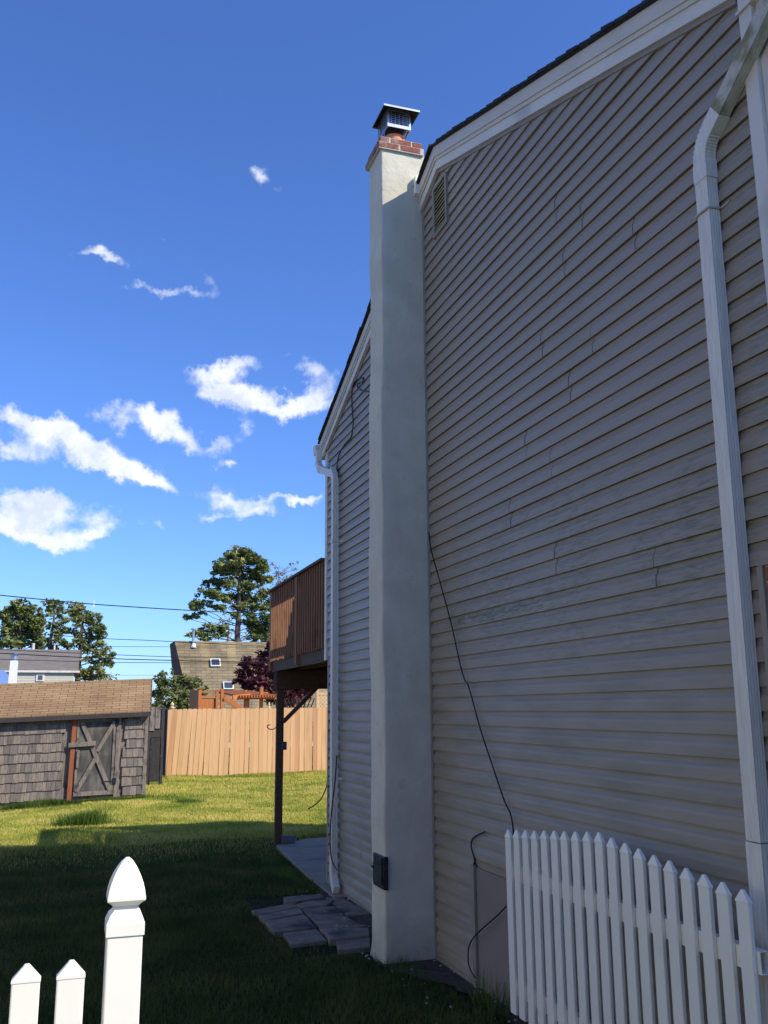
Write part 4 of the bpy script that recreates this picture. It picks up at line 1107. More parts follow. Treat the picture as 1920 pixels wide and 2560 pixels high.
shed = thing('shed', 'weathered grey shingled garden shed with a brown roof and cross-braced door', 'shed', G1)
ez = loc(SP(*Zs(730, 640), .1))[1]; SL_ = -4.6; SDp = 2.3
rz_px = at_plane(*Zs(740, 487), G1 - sn * 1.15, sn)[2]

print('shed eave', ez, 'ridge', rz_px)
RZ = rz_px
m = MB(); sbox(m, SL_, -.02, .02, SDp, 0, ez - .02)
# gable triangles
for s_ in (SL_, -.02):
    a_ = [SW(s_, .02, ez - .02), SW(s_, SDp, ez - .02), SW(s_, 1.15, RZ - .06)]
    m.prism(a_, tuple(su * (.02 if s_ < -1 else -.02)))
m.build('wall', MT['grey_wood'], shed)
# shingle courses on the front: individual shingles in one mesh
o0 = loc(SP(*Zs(345, 900)))[0]; o1 = loc(SP(*Zs(590, 900)))[0]
shs = [MB(), MB()]; zc = .05; row = 0
MTs = [mat('cedar_shingle_grey', (.25, .205, .165), .9, .3, 7, stretch=(6, 6, .5), bump=.25), mat('cedar_shingle_brown', (.19, .16, .14), .9, .25, 7, stretch=(6, 6, .5), bump=.25), mat('cedar_shingle_dark', (.16, .135, .115), .9, .3, 7, stretch=(6, 6, .5), bump=.25)]
while zc < ez - .05:
    s_ = SL_
    while s_ < -.07:
        w = random.uniform(.07, .17); e_ = min(s_ + w, -.07)
        if not (e_ > o0 - .04 and s_ < o1 + .02):
            zz0 = zc + random.uniform(-.010, .008)
            zz1 = min(zc + .235, ez - .03)
            shs[0 if s_ < o0 else 1].hexa([SW(s_ + .003, -.030, zz0), SW(e_ - .003, -.030, zz0), SW(e_ - .003, .0, zz0), SW(s_ + .003, .0, zz0), SW(s_ + .003, -.006, zz1), SW(e_ - .003, -.006, zz1), SW(e_ - .003, .0, zz1), SW(s_ + .003, .0, zz1)], random.choice([0, 0, 0, 1, 1, 2]))
        s_ = e_ if e_ > s_ + .01 else s_ + .1
    zc += .205; row += 1
for sh in shs: sh.build('shingle_cladding', MTs, shed)
# corner board
m = MB(); sbox(m, -.07, .012, -.03, .03, 0, ez - .02); m.build('corner_board', MT['grey_wood'], shed, bevel=.004)
# roof
rf = MB(); ov = .16; er = .10
zl = ez - .02
pitch = (RZ - zl) / (1.15 + ov)
for side in (0, 1):
    dA = -ov if side == 0 else SDp + ov; dB = 1.15
    q = [SW(SL_ - er, dA, zl), SW(er * .4, dA, zl), SW(er * .4, dB, RZ), SW(SL_ - er, dB, RZ)]
    if side: q = q[::-1]
    rf.hexa([tuple(np.array(p) + (0, 0, -.03)) for p in q] + q)


def shed_uv(p):
    q = np.array(p) - G1; return (float(q @ su) + 10, float(math.hypot(-(q @ sn) + .3, 0) * math.sqrt(1 + pitch ** 2)) + .0)


rf.build('roof', MT['shed_roof'], shed, uvf=shed_uv)
m = MB(); sbox(m, SL_ - er, er * .4, -ov - .012, -ov + .012, zl - .13, zl - .031); m.build('fascia', MT['fence_dark'], shed)
m = MB(); q = [SW(er * .4 + .001, -ov, zl - .12), SW(er * .4 + .001, -ov, zl - .03), SW(er * .4 + .001, 1.15, RZ - .03), SW(er * .4 + .001, 1.15, RZ - .12)]; m.prism(q, tuple(su * .02)); m.build('fascia', MT['fence_dark'], shed)
# orange post
a0 = loc(SP(*Zs(330, 1075)))[0]; a1 = loc(SP(*Zs(352, 1075)))[0]
b0 = loc(SP(*Zs(343, 680)))[0]; b1 = loc(SP(*Zs(366, 680)))[0]
m = MB(); m.hexa([SW(a0, -.06, -.02), SW(a1, -.06, -.02), SW(a1, .0, -.02), SW(a0, .0, -.02), SW(a0 + .03, -.06, ez - .05), SW(a1 + .03, -.06, ez - .05), SW(a1 + .03, 0, ez - .05), SW(a0 + .03, 0, ez - .05)])
m.build('door_post', MT['orange_post'], shed)
m = MB(); sbox(m, o1 - .10, o1, -.045, .0, 0, ez - .12); m.build('door_post', MT['grey_wood'], shed, bevel=.004)
m = MB(); sbox(m, a1 + .035, o1, -.05, .0, ez - .118, ez - .045); m.build('door_lintel', MT['grey_wood'], shed, bevel=.004)
# door
dl = a1 + .04; dr = o1 - .115; db, dt = .09, ez - .16
m = MB(); sbox(m, dl, dr, -.03, .0, db, dt)
MT['door_ply'] = mat('door_plywood', (.085, .078, .07), .85, .35, 4, stretch=(3, 3, .5), c2=(.17, .15, .12), scale2=2.5, f2=(.45, .7), bump=.15)
door = m.build('door', MT['door_ply'], shed)
m = MB(); sbox(m, dl, dr, -.05, -.0305, db, db + .09); sbox(m, dl, dr, -.05, -.0305, dt - .06, dt); sbox(m, dl, dl + .05, -.0495, -.0305, db + .09, dt - .06); sbox(m, dr - .05, dr, -.0495, -.0305, db + .09, dt - .06); m.build('door_frame', MT['grey_wood'], door)
P_ = lambda s, z: SW(s, -.045, z)
m = MB(); m.bar(P_(dl + .10, dt - .06), P_(dr - .06, db + .09), .028, .09, up=tuple(su)); m.build('cross_brace', MT['grey_wood'], door)
m = MB(); m.bar(SW(dl + .05, -.052, db + .1), SW(dl + (dr - dl) * .52, -.052, (db + dt) / 2 - .03), .02, .085, up=tuple(su)); m.bar(SW(dl + (dr - dl) * .55, -.052, (db + dt) / 2 + .12), SW(dr - .03, -.052, dt - .08), .02, .085, up=tuple(su)); m.build('cross_brace', MT['grey_wood'], door)
lz = loc(SP(*Zs(400, 812)))[1]
m = MB(); m.bar(SW(a0 - .03, -.085, lz), SW(dl + .42, -.085, lz + .01), .03, .10, up=(0, 0, 1)); m.build('latch_board', MT['grey_wood'], shed, bevel=.004)
m = MB(); m.bar(SW(dl + .06, -.065, lz - .12), SW(dl + .05, -.065, lz - .5), .03, .05, up=tuple(su)); m.build('door_handle', MT['grey_wood'], door)
for zz_ in (dt - .10, db + .28):
    m = MB(); m.bar(SW(dr - .22, -.056, zz_), SW(dr + .03, -.056, zz_), .01, .025); sbox(m, dr - .02, dr + .06, -.062, -.054, zz_ - .07, zz_ + .07); m.build('hinge', MT['black_iron'], door)

# ================================================================== BACK FENCES
FA = at(412, 1946, z=0); FB = at(840, 1933, z=0)
fu = FB - FA; fu /= np.linalg.norm(fu); fn = np.array([fu[1], -fu[0], 0]);
if fn[1] > 0: fn = -fn
tanf = thing('board_fence', 'tall tan board fence along the back of the sunny lawn', 'fence', FA)
MTF = [mat('tan_board_a', (.64, .375, .175), .8, .10, 3, stretch=(4, 4, .3), c2=(.46, .27, .14), scale2=1.4, f2=(.55, .8), stretch2=(2, 2, .4)), mat('tan_board_b', (.69, .41, .195), .8, .08, 3, stretch=(4, 4, .3)), mat('tan_board_c', (.56, .30, .14), .8, .1, 3, stretch=(4, 4, .3))]
s_ = 0.; zt0 = at_plane(*Zs(860, 638), FA, fn)[2]; zt1 = at_plane(*Zs(1620, 628), FA, fn)[2]
LENF = 7.6
wv = .138
i = 0
while s_ < LENF:
    w = wv * random.uniform(.93, 1.06); top = zt0 + (zt1 - zt0) * s_ / 4.8 + random.uniform(-.015, .01)
    ln = (-.25 * max(0, 1 - s_ / 2.2)) * .55 + random.uniform(-.012, .012); off = random.uniform(0, .012)
    b_ = s_ + ln; g_ = random.choice([.002, .003, .004, .005, .011])
    p = lambda s, d, z: tuple((FA + fu * s + fn * d)[:2]) + (z,)
    m = MB(); z0 = .02 + random.uniform(-.02, .03)
    e_ = s_ + w - g_
    m.prism([p(b_, off, z0), p(b_ + w - g_, off, z0), p(e_, off, top - .03), p(e_ - .02, off, top), p(s_ + .02, off, top), p(s_, off, top - .03)], tuple(fn * .018))
    m.build('board', MTF[random.choice([0, 0, 1, 1, 1, 2])], tanf)
    s_ += w; i += 1
m = MB()
for z_ in (.4, 1.5): m.bar(FA + np.array([0, 0, z_]) - fn * .03, FA + fu * LENF + np.array([0, 0, z_]) - fn * .03, .04, .09)
m.build('rail', MTF[2], tanf)
for zx in ((849, 0), (1328, 0)):
    q = at_plane(*Zs(zx[0], 640), FA - fn * .07, fn); zt = at_plane(*Zs(zx[0], 602), FA - fn * .07, fn)[2]; b = q[2]
    m = MB(); m.box((q[0] - .05, q[1] - .05, 0), (q[0] + .05, q[1] + .05, b + .04)); po = m.build('post', MTF[1], tanf)
    sc_ = 1.0 if zx[0] < 1000 else .6
    m = MB(); h = zt - b - .04; m.lathe((q[0], q[1], b + .04), [(.075 * sc_, 0), (.075 * sc_, .03), (.04 * sc_, .045), (.035 * sc_, .06), (.062 * sc_, h * .5), (.05 * sc_, h * .7), (.01, h)], 12); m.build('finial', MT['finial'], po)

dkf = thing('dark_fence', 'dark weathered fence section turning back from the tan fence beside the shed', 'fence', FA)
D0 = at(413, 1949, z=0); D1 = D0 + np.array([-.85, 1.4, 0]); du = D1 - D0; LD = np.linalg.norm(du); du /= LD; dn_ = np.array([du[1], -du[0], 0])
s_ = 0.02
while s_ < LD:
    w = .13 * random.uniform(.9, 1.05); m = MB(); p = lambda s, z: tuple((D0 + du * s)[:2]) + (z,)
    top = zt0 + random.uniform(-.02, .02); m.prism([p(s_, .02), p(s_ + w - .006, .02), p(s_ + w - .006, top), p(s_, top)], tuple(dn_ * .02)); m.build('board', MT['fence_dark'], dkf); s_ += w
gf_ = thing('grey_fence', 'short pale grey weathered fence panel showing over the shed end', 'fence', at(*Zs(760, 980), y=25.5))
s0 = at(*Zs(738, 630), y=25.6); 
for i in range(2):
    x = s0[0] + .02 + i * .145; m = MB(); m.box((x, 25.6, 1.42 if i % 2 else 1.36), (x + .13, 25.62, s0[2] + random.uniform(.0, .06))); 
    m.build('board', MT['grey_wood'], gf_)
for x in (s0[0] + .01, s0[0] + .33):
    m = MB(); m.box((x, 25.625, 0), (x + .08, 25.70, s0[2])); m.build('post', MT['fence_dark'], gf_)
m = MB(); m.box((s0[0] + .02, 25.63, .1), (s0[0] + .34, 25.65, 1.4)); m.build('lower_board', MT['fence_dark'], gf_)
cg = thing('wire_gate', 'dark metal gate frame between the shed and the fence', 'gate', at(*Zs(790, 990), z=0))
ga = at(*Zs(745, 778), y=25.2); gb = at(*Zs(797, 775), y=25.2); gc = at(*Zs(800, 975), y=25.2)
m = MB(); m.tube([(ga[0], 25.2, ga[2]), (gb[0], 25.2, gb[2]), (gb[0], 25.2, 0)], .022, 8); m.tube([(ga[0], 25.2, ga[2]), (ga[0], 25.2, 0)], .022, 8); m.tube([(ga[0], 25.2, .12), (gb[0], 25.2, .12)], .018, 8); m.build('gate_frame', MT['black_iron'], cg)
m = MB(); wdt = gb[0] - ga[0]
for i in range(1, 9):
    x = ga[0] + wdt * i / 9; m.tube([(x, 25.2, .12), (x, 25.2, ga[2])], .003, 4, cap=False)
for i in range(1, 14):
    z_ = .12 + (ga[2] - .12) * i / 14; m.tube([(ga[0], 25.2, z_), (gb[0], 25.2, z_)], .003, 4, cap=False)
m.build('wire_mesh', MT['black_iron'], cg)

# ================================================================== BEYOND THE FENCE: play tower, pergola, lattice
Yp = 32.0
Zq = lambda x, y: (400 + x / 3.77, 1350 + y / 3.77)
TP = lambda x, y, d=Yp: at(*Zq(x, y), y=d)


def pbox(m, xa, ya, xb, yb, y0, dep, mi=0):
    a = TP(xa, ya, y0); b = TP(xb, yb, y0); m.box((a[0], y0, b[2]), (b[0], y0 + dep, a[2]), mi)


tw = thing('play_tower', 'orange stained wooden play tower with a slide rail above the tan fence', 'play tower', (TP(450, 1500)[0], Yp, 0))
zlow = .2
def pl(x): return TP(x, 1500)[0]
m = MB(); m.box((pl(365), Yp, zlow), (pl(392), Yp + .12, TP(370, 1410)[2])); m.box((pl(528), Yp, zlow), (pl(550), Yp + .12, TP(530, 1425)[2])); m.build('post', MT['orange_wood'], tw)
m = MB(); pbox(m, 392, 1425, 528, 1437, Yp + .02, .08); pbox(m, 392, 1466, 528, 1482, Yp + .02, .08); m.build('rail', MT['orange_wood'], tw)
m = MB()
for i in range(4):
    xa = 394 + i * 33.5; a = TP(xa, 1490, Yp + .06); b = TP(xa + 31.5, 1590, Yp + .06); m.box((a[0], Yp + .06, zlow), (b[0], Yp + .08, a[2]))
m.build('front_board', MT['orange_wood'], tw)
m = MB()
# side wall receding towards the left, boards
A0 = TP(364, 1412); lft = TP(282, 1405, Yp + 2.2)
for i in range(9):
    t0, t1 = i / 9, (i + .93) / 9
    q0 = A0 + (lft - A0) * t0; q1 = A0 + (lft - A0) * t1
    m.prism([(q0[0], q0[1], zlow), (q1[0], q1[1], zlow), (q1[0], q1[1], q1[2] - .02), (q0[0], q0[1], q0[2] - .02)], (.03, .02, 0))
m.build('side_board', MT['orange_wood'], tw)
m = MB(); a = TP(572, 1590); b = TP(572, 1400); c = TP(604, 1400)
m.box((a[0], Yp, zlow), (c[0], Yp + .2, b[2])); m.build('post', MT['orange_wood'], tw)
m = MB(); m.bar(TP(606, 1478), TP(770, 1592), .10, .14, up=(0, 0, 1)); m.bar(TP(606, 1478) + (0, .5, .0), TP(770, 1592) + (0, .5, 0), .10, .14); m.build('slide_rail', MT['orange_wood'], tw)
m = MB(); m.bar(TP(552, 1475, Yp + .05), TP(572, 1500, Yp + .05), .05, .06); m.build('rail', MT['orange_wood'], tw)

pg = thing('pergola', 'orange stained pergola with slatted top above the tan fence', 'pergola', (TP(880, 1500)[0], Yp + 1, 0))
yP = 33.0
zpt = TP(960, 1440, yP)[2]
zf_ = TP(960, 1500, yP)[2]
m = MB(); a = TP(948, 1385, yP); b = TP(975, 1385, yP); m.box((a[0], yP, 0), (b[0], yP + .2, a[2])); m.build('post', MT['orange_wood'], pg)
m = MB(); a = TP(800, 1415, yP + 2.2); b = TP(826, 1415, yP + 2.2); m.box((a[0], yP + 2.2, 0), (b[0], yP + 2.4, a[2])); m.build('post', MT['orange_wood'], pg)
m = MB(); m.bar(TP(815, 1580, yP), TP(822, 1470, yP), .22, .16); m.build('post', MT['orange_wood'], pg)
# front beam and back beam, then rafters crossing
bx0 = TP(740, 1500, yP)[0]; bx1 = TP(1100, 1500, yP)[0]
m = MB(); m.box((bx0, yP - .04, TP(900, 1502, yP)[2]), (bx1, yP, TP(900, 1484, yP)[2])); m.build('beam', MT['orange_wood'], pg)
by = yP + 2.6; m = MB(); m.box((bx0 - .3, by, TP(900, 1450, by)[2]), (bx1 + .2, by + .05, TP(900, 1432, by)[2])); m.build('beam', MT['orange_wood'], pg)
zA = TP(900, 1484, yP)[2]; zB = TP(900, 1432, by)[2]
n_ = 15
for i in range(n_):
    x = bx0 + (bx1 - bx0) * i / (n_ - 1); m = MB(); m.bar((x, yP - .45, zA + .03), (x - .5, by + .3, zB + .03), .04, .07); m.build('rafter', MT['orange_wood'], pg)
m = MB(); m.bar(TP(683, 1487, yP - .4), TP(850, 1470, yP - .1), .05, .17); m.build('beam', MT['orange_wood'], pg)

lt = thing('lattice_screen', 'tan lattice screen with a framing post at the right above the fence', 'lattice', (TP(1550, 1500, 30)[0], 30, 0))
yl_ = 30.0
Lc = lambda x, y: TP(x, y, yl_)
m = MB(); a = Lc(1475, 1400); b = Lc(1498, 1580); m.box((a[0], yl_, 0), (b[0], yl_ + .1, a[2])); m.build('post', MT['lat'], lt)
m = MB(); a = Lc(1498, 1440); xr = a[0] + 2.2; m.box((a[0], yl_, a[2] - .07), (xr, yl_ + .06, a[2])); m.build('rail', MT['lat'], lt)
m = MB(); x0_ = Lc(1498, 1500)[0]; zt_ = Lc(1498, 1458)[2]; zb2 = 1.2; hgt = zt_ - zb2
for i in range(-8, 22):
    for sg, yy in ((1, .012), (-1, .024)):
        xa = x0_ + i * .13; xb = xa + sg * hgt
        if sg < 0: xa += hgt * 0
        pts = [(xa, zb2), (xb, zt_)]
        # clip to x range
        def clipx(p, q, lo, hi):
            (x1, z1), (x2, z2) = p, q
            if x1 > x2: (x1, z1), (x2, z2) = (x2, z2), (x1, z1)
            if x2 < lo or x1 > hi: return None
            if x1 < lo: t = (lo - x1) / (x2 - x1); x1, z1 = lo, z1 + (z2 - z1) * t
            if x2 > hi: t = (hi - x1) / (x2 - x1); x2, z2 = hi, z1 + (z2 - z1) * t
            return (x1, z1), (x2, z2)
        c = clipx(pts[0], pts[1], x0_, xr)
        if c and abs(c[0][0] - c[1][0]) > .03: m.bar((c[0][0], yl_ + yy, c[0][1]), (c[1][0], yl_ + yy, c[1][1]), .010, .04, up=(0, 1, 0)) if False else m.bar((c[0][0], yl_ + yy, c[0][1]), (c[1][0], yl_ + yy, c[1][1]), .012, .046)
m.build('lattice', MT['lat'], lt)
# return of the lattice going back, its shade put in as dark wood
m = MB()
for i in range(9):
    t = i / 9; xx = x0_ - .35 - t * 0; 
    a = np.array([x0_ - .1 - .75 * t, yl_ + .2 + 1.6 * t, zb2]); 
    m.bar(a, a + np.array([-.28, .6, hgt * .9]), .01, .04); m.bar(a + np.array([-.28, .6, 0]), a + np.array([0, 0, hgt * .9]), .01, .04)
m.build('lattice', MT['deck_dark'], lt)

# ================================================================== FAR HOUSES
# right: tall brown shingled roof with skylights
rh = thing('house', 'house with a steep mossy brown shingle roof and two skylights beyond the tan fence', 'house', (at(700, 1700, y=48)[0], 50, 0))
RP0 = at(*Zs(862, 300), y=50); slope_n = np.array([0.0, -.86, .50]); slope_n /= np.linalg.norm(slope_n)
RP = lambda x, y: at_plane(*Zs(x, y), RP0, slope_n)
r0 = RP(862, 300); r1 = np.array([r0[0] + 15, r0[1], r0[2]]); dwn = np.array([0, -.50, -.86]); dwn /= np.linalg.norm(dwn)
Ld = (r0[2] - .9) / .864
lb = RP(905, 480); shift = (lb[0] - r0[0]) / ((r0[2] - lb[2]) / .864)
e0 = r0 + dwn * Ld + np.array([shift * Ld, 0, 0]); e1 = r1 + dwn * Ld
m = MB(); m.prism([r0, e0, e1, r1], tuple(-slope_n * .15))


def man_uv(p):
    q = np.array(p) - r0; return (float(q[0]) + 5, float(-(q @ dwn)) + 20)


rr = m.build('roof', MT['mansard'], rh, uvf=man_uv)
MT['dark_gable'] = mat('dark_gable_boards', (.09, .06, .055), .9, .2, 3)
bk = np.array([0, 9., 0])
m = MB(); m.add([r0 - slope_n * .15, e0 - slope_n * .15, e0 + bk, r0 + bk * .3], [(0, 1, 2, 3)]); m.add([r0 + (0, .2, -.02), r1 + (0, .2, -.02), r1 + bk * .3, r0 + bk * .3], [(0, 1, 2, 3)]); m.build('roof', MT['dark_gable'], rh)
m = MB(); m.box((e0[0] + .3, e0[1] + .5, 0), (e1[0] - .3, e0[1] + 9, e0[2] + .1)); m.build('wall', MT['cream'], rh)
for k_, (xa, ya, xb, yb) in enumerate(((1037, 394, 1086, 430), (1100, 508, 1150, 543))):
    a = RP(xa, ya); b = RP(xb, ya); c = RP(xb + 3, yb); d = RP(xa + 3, yb)
    m = MB(); m.prism([a, d, c, b], tuple(slope_n * .12)); sk = m.build('skylight', MT['white_stucco'], rr)
    ct = (a + b + c + d) / 4; q = [ct + (p - ct) * .78 + slope_n * .125 for p in (a, d, c, b)]
    m = MB(); m.prism(q, tuple(slope_n * .02)); m.build('pane', MT['glass'], sk)
vp = RP(953, 320); m = MB(); m.tube([vp, vp + (0, 0, .78)], .06, 10); m.tube([vp + (0, 0, .785), vp + (0, 0, .86)], .14, 10); m.build('vent_pipe', MT['steel'], rr)
m = MB(); m.lathe(tuple(vp + np.array([.02, -.05, -.2])), [(.16, .05), (.08, .28)], 10); m.build('flashing', MT['white_stucco'], rr)

# left: grey roofed cream house
YG = 70.
lh = thing('house', 'cream sided house with a long grey roof behind the shed, left of the pines', 'house', (at(90, 1700, y=YG)[0], YG, 0))
gp0 = at(*Zs(375, 345), y=YG + 4); gp1 = at(*Zs(365, 448), y=YG)
n_g = np.cross(np.array([1., 0, 0]), np.array([0, (YG + 4) - YG, gp0[2] - gp1[2]])); n_g /= np.linalg.norm(n_g)
xL = at(-250, 1650, y=YG)[0]; xR = gp1[0]; xRt = gp0[0]
m = MB(); m.prism([(xL, YG - .12, gp1[2]), (xR + .3, YG - .12, gp1[2]), (xRt + .3, YG + 4, gp0[2]), (xL, YG + 4, gp0[2])], (0, 0, -.15)); m.prism([(xL, YG + 8.4, gp1[2]), (xL, YG + 4, gp0[2]), (xRt + .3, YG + 4, gp0[2]), (xR + .3, YG + 8.4, gp1[2])], (0, 0, -.15)); m.build('roof', MT['grey_roof'], lh)
m = MB(); m.box((xL, YG, 0), (xR, YG + 8, gp1[2] - .12))
for i in range(24): m.box((xL, YG - .03, gp1[2] - .3 - i * .2), (xR, YG - .001, gp1[2] - .3 - i * .2 + .17))
m.build('wall', MT['cream'], lh)
m = MB(); m.box((xL, YG - .22, gp1[2] - .14), (xR + .4, YG - .121, gp1[2] + .0)); m.build('gutter', MT['trim'], lh)
wa = at(*Zs(180, 462), y=YG - .05); wb = at(*Zs(218, 500), y=YG - .05)
m = MB(); m.box((wa[0], YG - .09, wb[2]), (wb[0], YG - .031, wa[2])); wn = m.build('window', MT['trim'], lh)
m = MB(); m.box((wa[0] + .12, YG - .10, wb[2] + .1), (wb[0] - .12, YG - .091, wa[2] - .12)); m.build('pane', MT['glass'], wn)
for (sx, h1, h2) in ((165, 313, 345), (270, 318, 345)):
    a = at(*Zs(sx, h1), y=YG + 4.2); b = at(*Zs(sx, h2 + 4), y=YG + 4.2)
    m = MB(); m.tube([(a[0], YG + 4.2, b[2] - .3), (a[0], YG + 4.2, a[2])], .11 if sx == 165 else .06, 8); m.build('vent_pipe', MT['trim'], lh)

# small blue roofed house with a white chimney
bh = thing('house', 'low blue roofed house with a white chimney behind the left end of the shed', 'house', (at(10, 1700, y=50)[0], 50, 0))
ba = at(*Zs(-260, 445), y=52); bb = at(*Zs(70, 445), y=52); bc = at(*Zs(84, 505), y=48)
m = MB(); m.prism([(ba[0], 48, bc[2] - .3), (bc[0], 48, bc[2] - .3), (bb[0] - .5, 52, bb[2]), (ba[0], 52, bb[2])], (0, 0, -.12)); m.prism([(ba[0], 56, bc[2] - .3), (ba[0], 52, bb[2]), (bb[0] - .5, 52, bb[2]), (bc[0], 56, bc[2] - .3)], (0, 0, -.12)); m.build('roof', MT['blue_roof'], bh)
m = MB(); m.box((ba[0] + .3, 48.3, 0), (bc[0] - .3, 55.7, bc[2] - .35)); m.build('wall', MT['cream'], bh)
ca_ = at(*Zs(54, 400), y=47.6); cb_ = at(*Zs(88, 400), y=47.6)
m = MB(); m.hexa([(ca_[0] - .12, 47.2, 0), (cb_[0] + .0, 47.2, 0), (cb_[0] + .0, 48.0, 0), (ca_[0] - .12, 48.0, 0), (ca_[0], 47.2, ca_[2]), (cb_[0], 47.2, ca_[2]), (cb_[0], 48.0, ca_[2]), (ca_[0], 48.0, ca_[2])]); ch2 = m.build('chimney', MT['white_stucco'], bh)
m = MB(); cc_ = .5 * (ca_[0] + cb_[0]); m.tube([(cc_, 47.6, ca_[2]), (cc_, 47.6, ca_[2] + .28)], .16, 10); m.tube([(cc_, 47.6, ca_[2] + .281), (cc_, 47.6, ca_[2] + .36)], .22, 10); m.build('flue', MT['steel'], ch2)

# ================================================================== TREES
def leaves(centres, radii, n, size, asp=1.0, flat=.6, shell=.55, droop=0.):
    """n faces spread in ellipsoid clumps -> (4n,3) quads"""
    centres = np.array(centres); radii = np.array(radii)
    vol = (radii[:, 0] * radii[:, 2]) ** 1.0; pr_ = vol / vol.sum(); idx = rng.choice(len(centres), n, p=pr_)
    d = rng.normal(size=(n, 3)); d /= np.linalg.norm(d, axis=1)[:, None]
    r = (shell + (1 - shell) * rng.random(n)) ** (1.0) * (1 + .12 * rng.normal(size=n))
    r = np.where(rng.random(n) < .3, rng.random(n) ** .5, r)
    p = centres[idx] + d * r[:, None] * radii[idx]
    a = rng.normal(size=(n, 3)); a[:, 2] *= flat; a /= np.linalg.norm(a, axis=1)[:, None]
    b = rng.normal(size=(n, 3)); b -= a * (a * b).sum(1)[:, None]; b /= np.linalg.norm(b, axis=1)[:, None]
    s = size * (.6 + .8 * rng.random(n))[:, None]
    a = a * s * asp; b = b * s
    q = np.stack([p - a, p - b * .5 + a * .1, p + a, p + b * .5 - a * .1], axis=1).reshape(-1, 3)
    return q


def limb(m, p, q, r0, r1, wig=.1, n=6):
    p = np.array(p, float); q = np.array(q, float); pts = []
    L_ = np.linalg.norm(q - p)
    for i in range(n + 1):
        t = i / n; w = wig * L_ * math.sin(t * math.pi) ; pts.append(p + (q - p) * t + np.array([random.uniform(-w, w), random.uniform(-w, w), random.uniform(-w, w) * .5]) * .5)
    m.tube(pts, [r0 + (r1 - r0) * i / n for i in range(n + 1)], 6); return pts


def pine(label, Y, zf, trunk, clumps, name='pine_tree', leafm=None, dens=1.0, size=.22, trunk_r=.3, group=None, subn=9, bark=None, asp=1.3, spread=.95, rzs=1.85):
    """trunk: list of zoom points (bottom..top); clumps: (x,y,rx,ry) zoom px"""
    A = lambda x, y, d=0.: at(*zf(x, y), y=Y + d)
    tp = [A(x, y) for x, y in trunk]; base = tp[0].copy(); base[2] = 0
    t = thing(name, label, 'tree', base, group)
    m = MB(); pts = [base] + tp
    P_ = curve_pts(pts, 4); m.tube(P_, [trunk_r * (1 - .8 * i / (len(P_) - 1)) for i in range(len(P_))], 8)
    pxm = np.linalg.norm(A(trunk[0][0] + 10, trunk[0][1]) - A(trunk[0][0], trunk[0][1])) / 10
    cs, rs = [], []; total = 0
    tz_ = np.array([p[2] for p in P_])
    for (x, y, rx, ry) in clumps:
        dpt = random.uniform(-1, 1) * rx * pxm * 1.3 * spread
        # wide crowns are round: clumps near the axis come forward or go back
        c = A(x, y, dpt); R_ = np.array([rx * 1.12, rx * 1.0, ry * rzs]) * pxm
        # limb from trunk
        zt_ = c[2] - abs(c[0] - base[0]) * .25 - .3
        j = int(np.argmin(abs(tz_ - max(zt_, tz_[3])))); limb(m, P_[j], c, trunk_r * .16, .015, .12)
        total += 3.14 * R_[0] * R_[2] / (size * size * asp)
        for k in range(subn):
            dd = rng.normal(size=3); dd /= np.linalg.norm(dd); sc_ = c + dd * R_ * (.35 + .65 * random.random())
            rr_ = R_ * random.uniform(.36, .62); rr_[2] *= 1.0
            cs.append(sc_); rs.append(rr_)
            if k % 2 == 0: limb(m, c, sc_, .015, .006, .15, 3)
    m.build('trunk', bark or MT['bark'], t)
    n = int(total * 6.0 * dens)
    fast_mesh('crown', leaves(cs, rs, n, size, asp=asp), 4, leafm or MT['pine'], t)
    return t, n


tot = 0
# big pine behind the right house
t, n = pine('tall pine rising behind the brown roofed house, broad crown with bare gaps', 62, Zq,
            [(728, 960), (735, 800), (740, 700), (742, 560), (748, 430), (755, 330), (765, 200), (772, 110)],
            [(770, 110, 100, 45), (700, 160, 80, 40), (850, 150, 90, 50), (610, 225, 95, 38), (750, 220, 110, 45), (900, 215, 95, 50), (960, 270, 80, 45),
             (560, 290, 80, 30), (660, 320, 100, 30), (820, 320, 110, 40), (960, 340, 90, 40), (1030, 370, 50, 25),
             (480, 400, 60, 30), (560, 410, 70, 30), (700, 430, 110, 35), (850, 430, 90, 35),
             (420, 500, 70, 32), (520, 520, 90, 32), (640, 530, 70, 28), (760, 560, 100, 35), (900, 540, 90, 35), (1010, 500, 60, 35),
             (370, 590, 80, 28), (330, 630, 55, 20), (470, 610, 80, 22), (600, 620, 60, 22), (790, 640, 90, 28), (920, 640, 90, 30), (1020, 620, 60, 30),
             (270, 740, 40, 18), (330, 720, 50, 20), (400, 690, 40, 12),
             (870, 740, 110, 30), (990, 760, 80, 40), (700, 700, 50, 18), (590, 820, 60, 25), (480, 840, 70, 25), (380, 870, 80, 24), (310, 890, 50, 22), (450, 900, 90, 28), (600, 880, 50, 25),
             (880, 850, 90, 30), (1000, 860, 80, 40), (900, 920, 100, 28), (1020, 950, 70, 30)], trunk_r=.22, size=.11, subn=7, dens=1.0, spread=.7)
tot += n
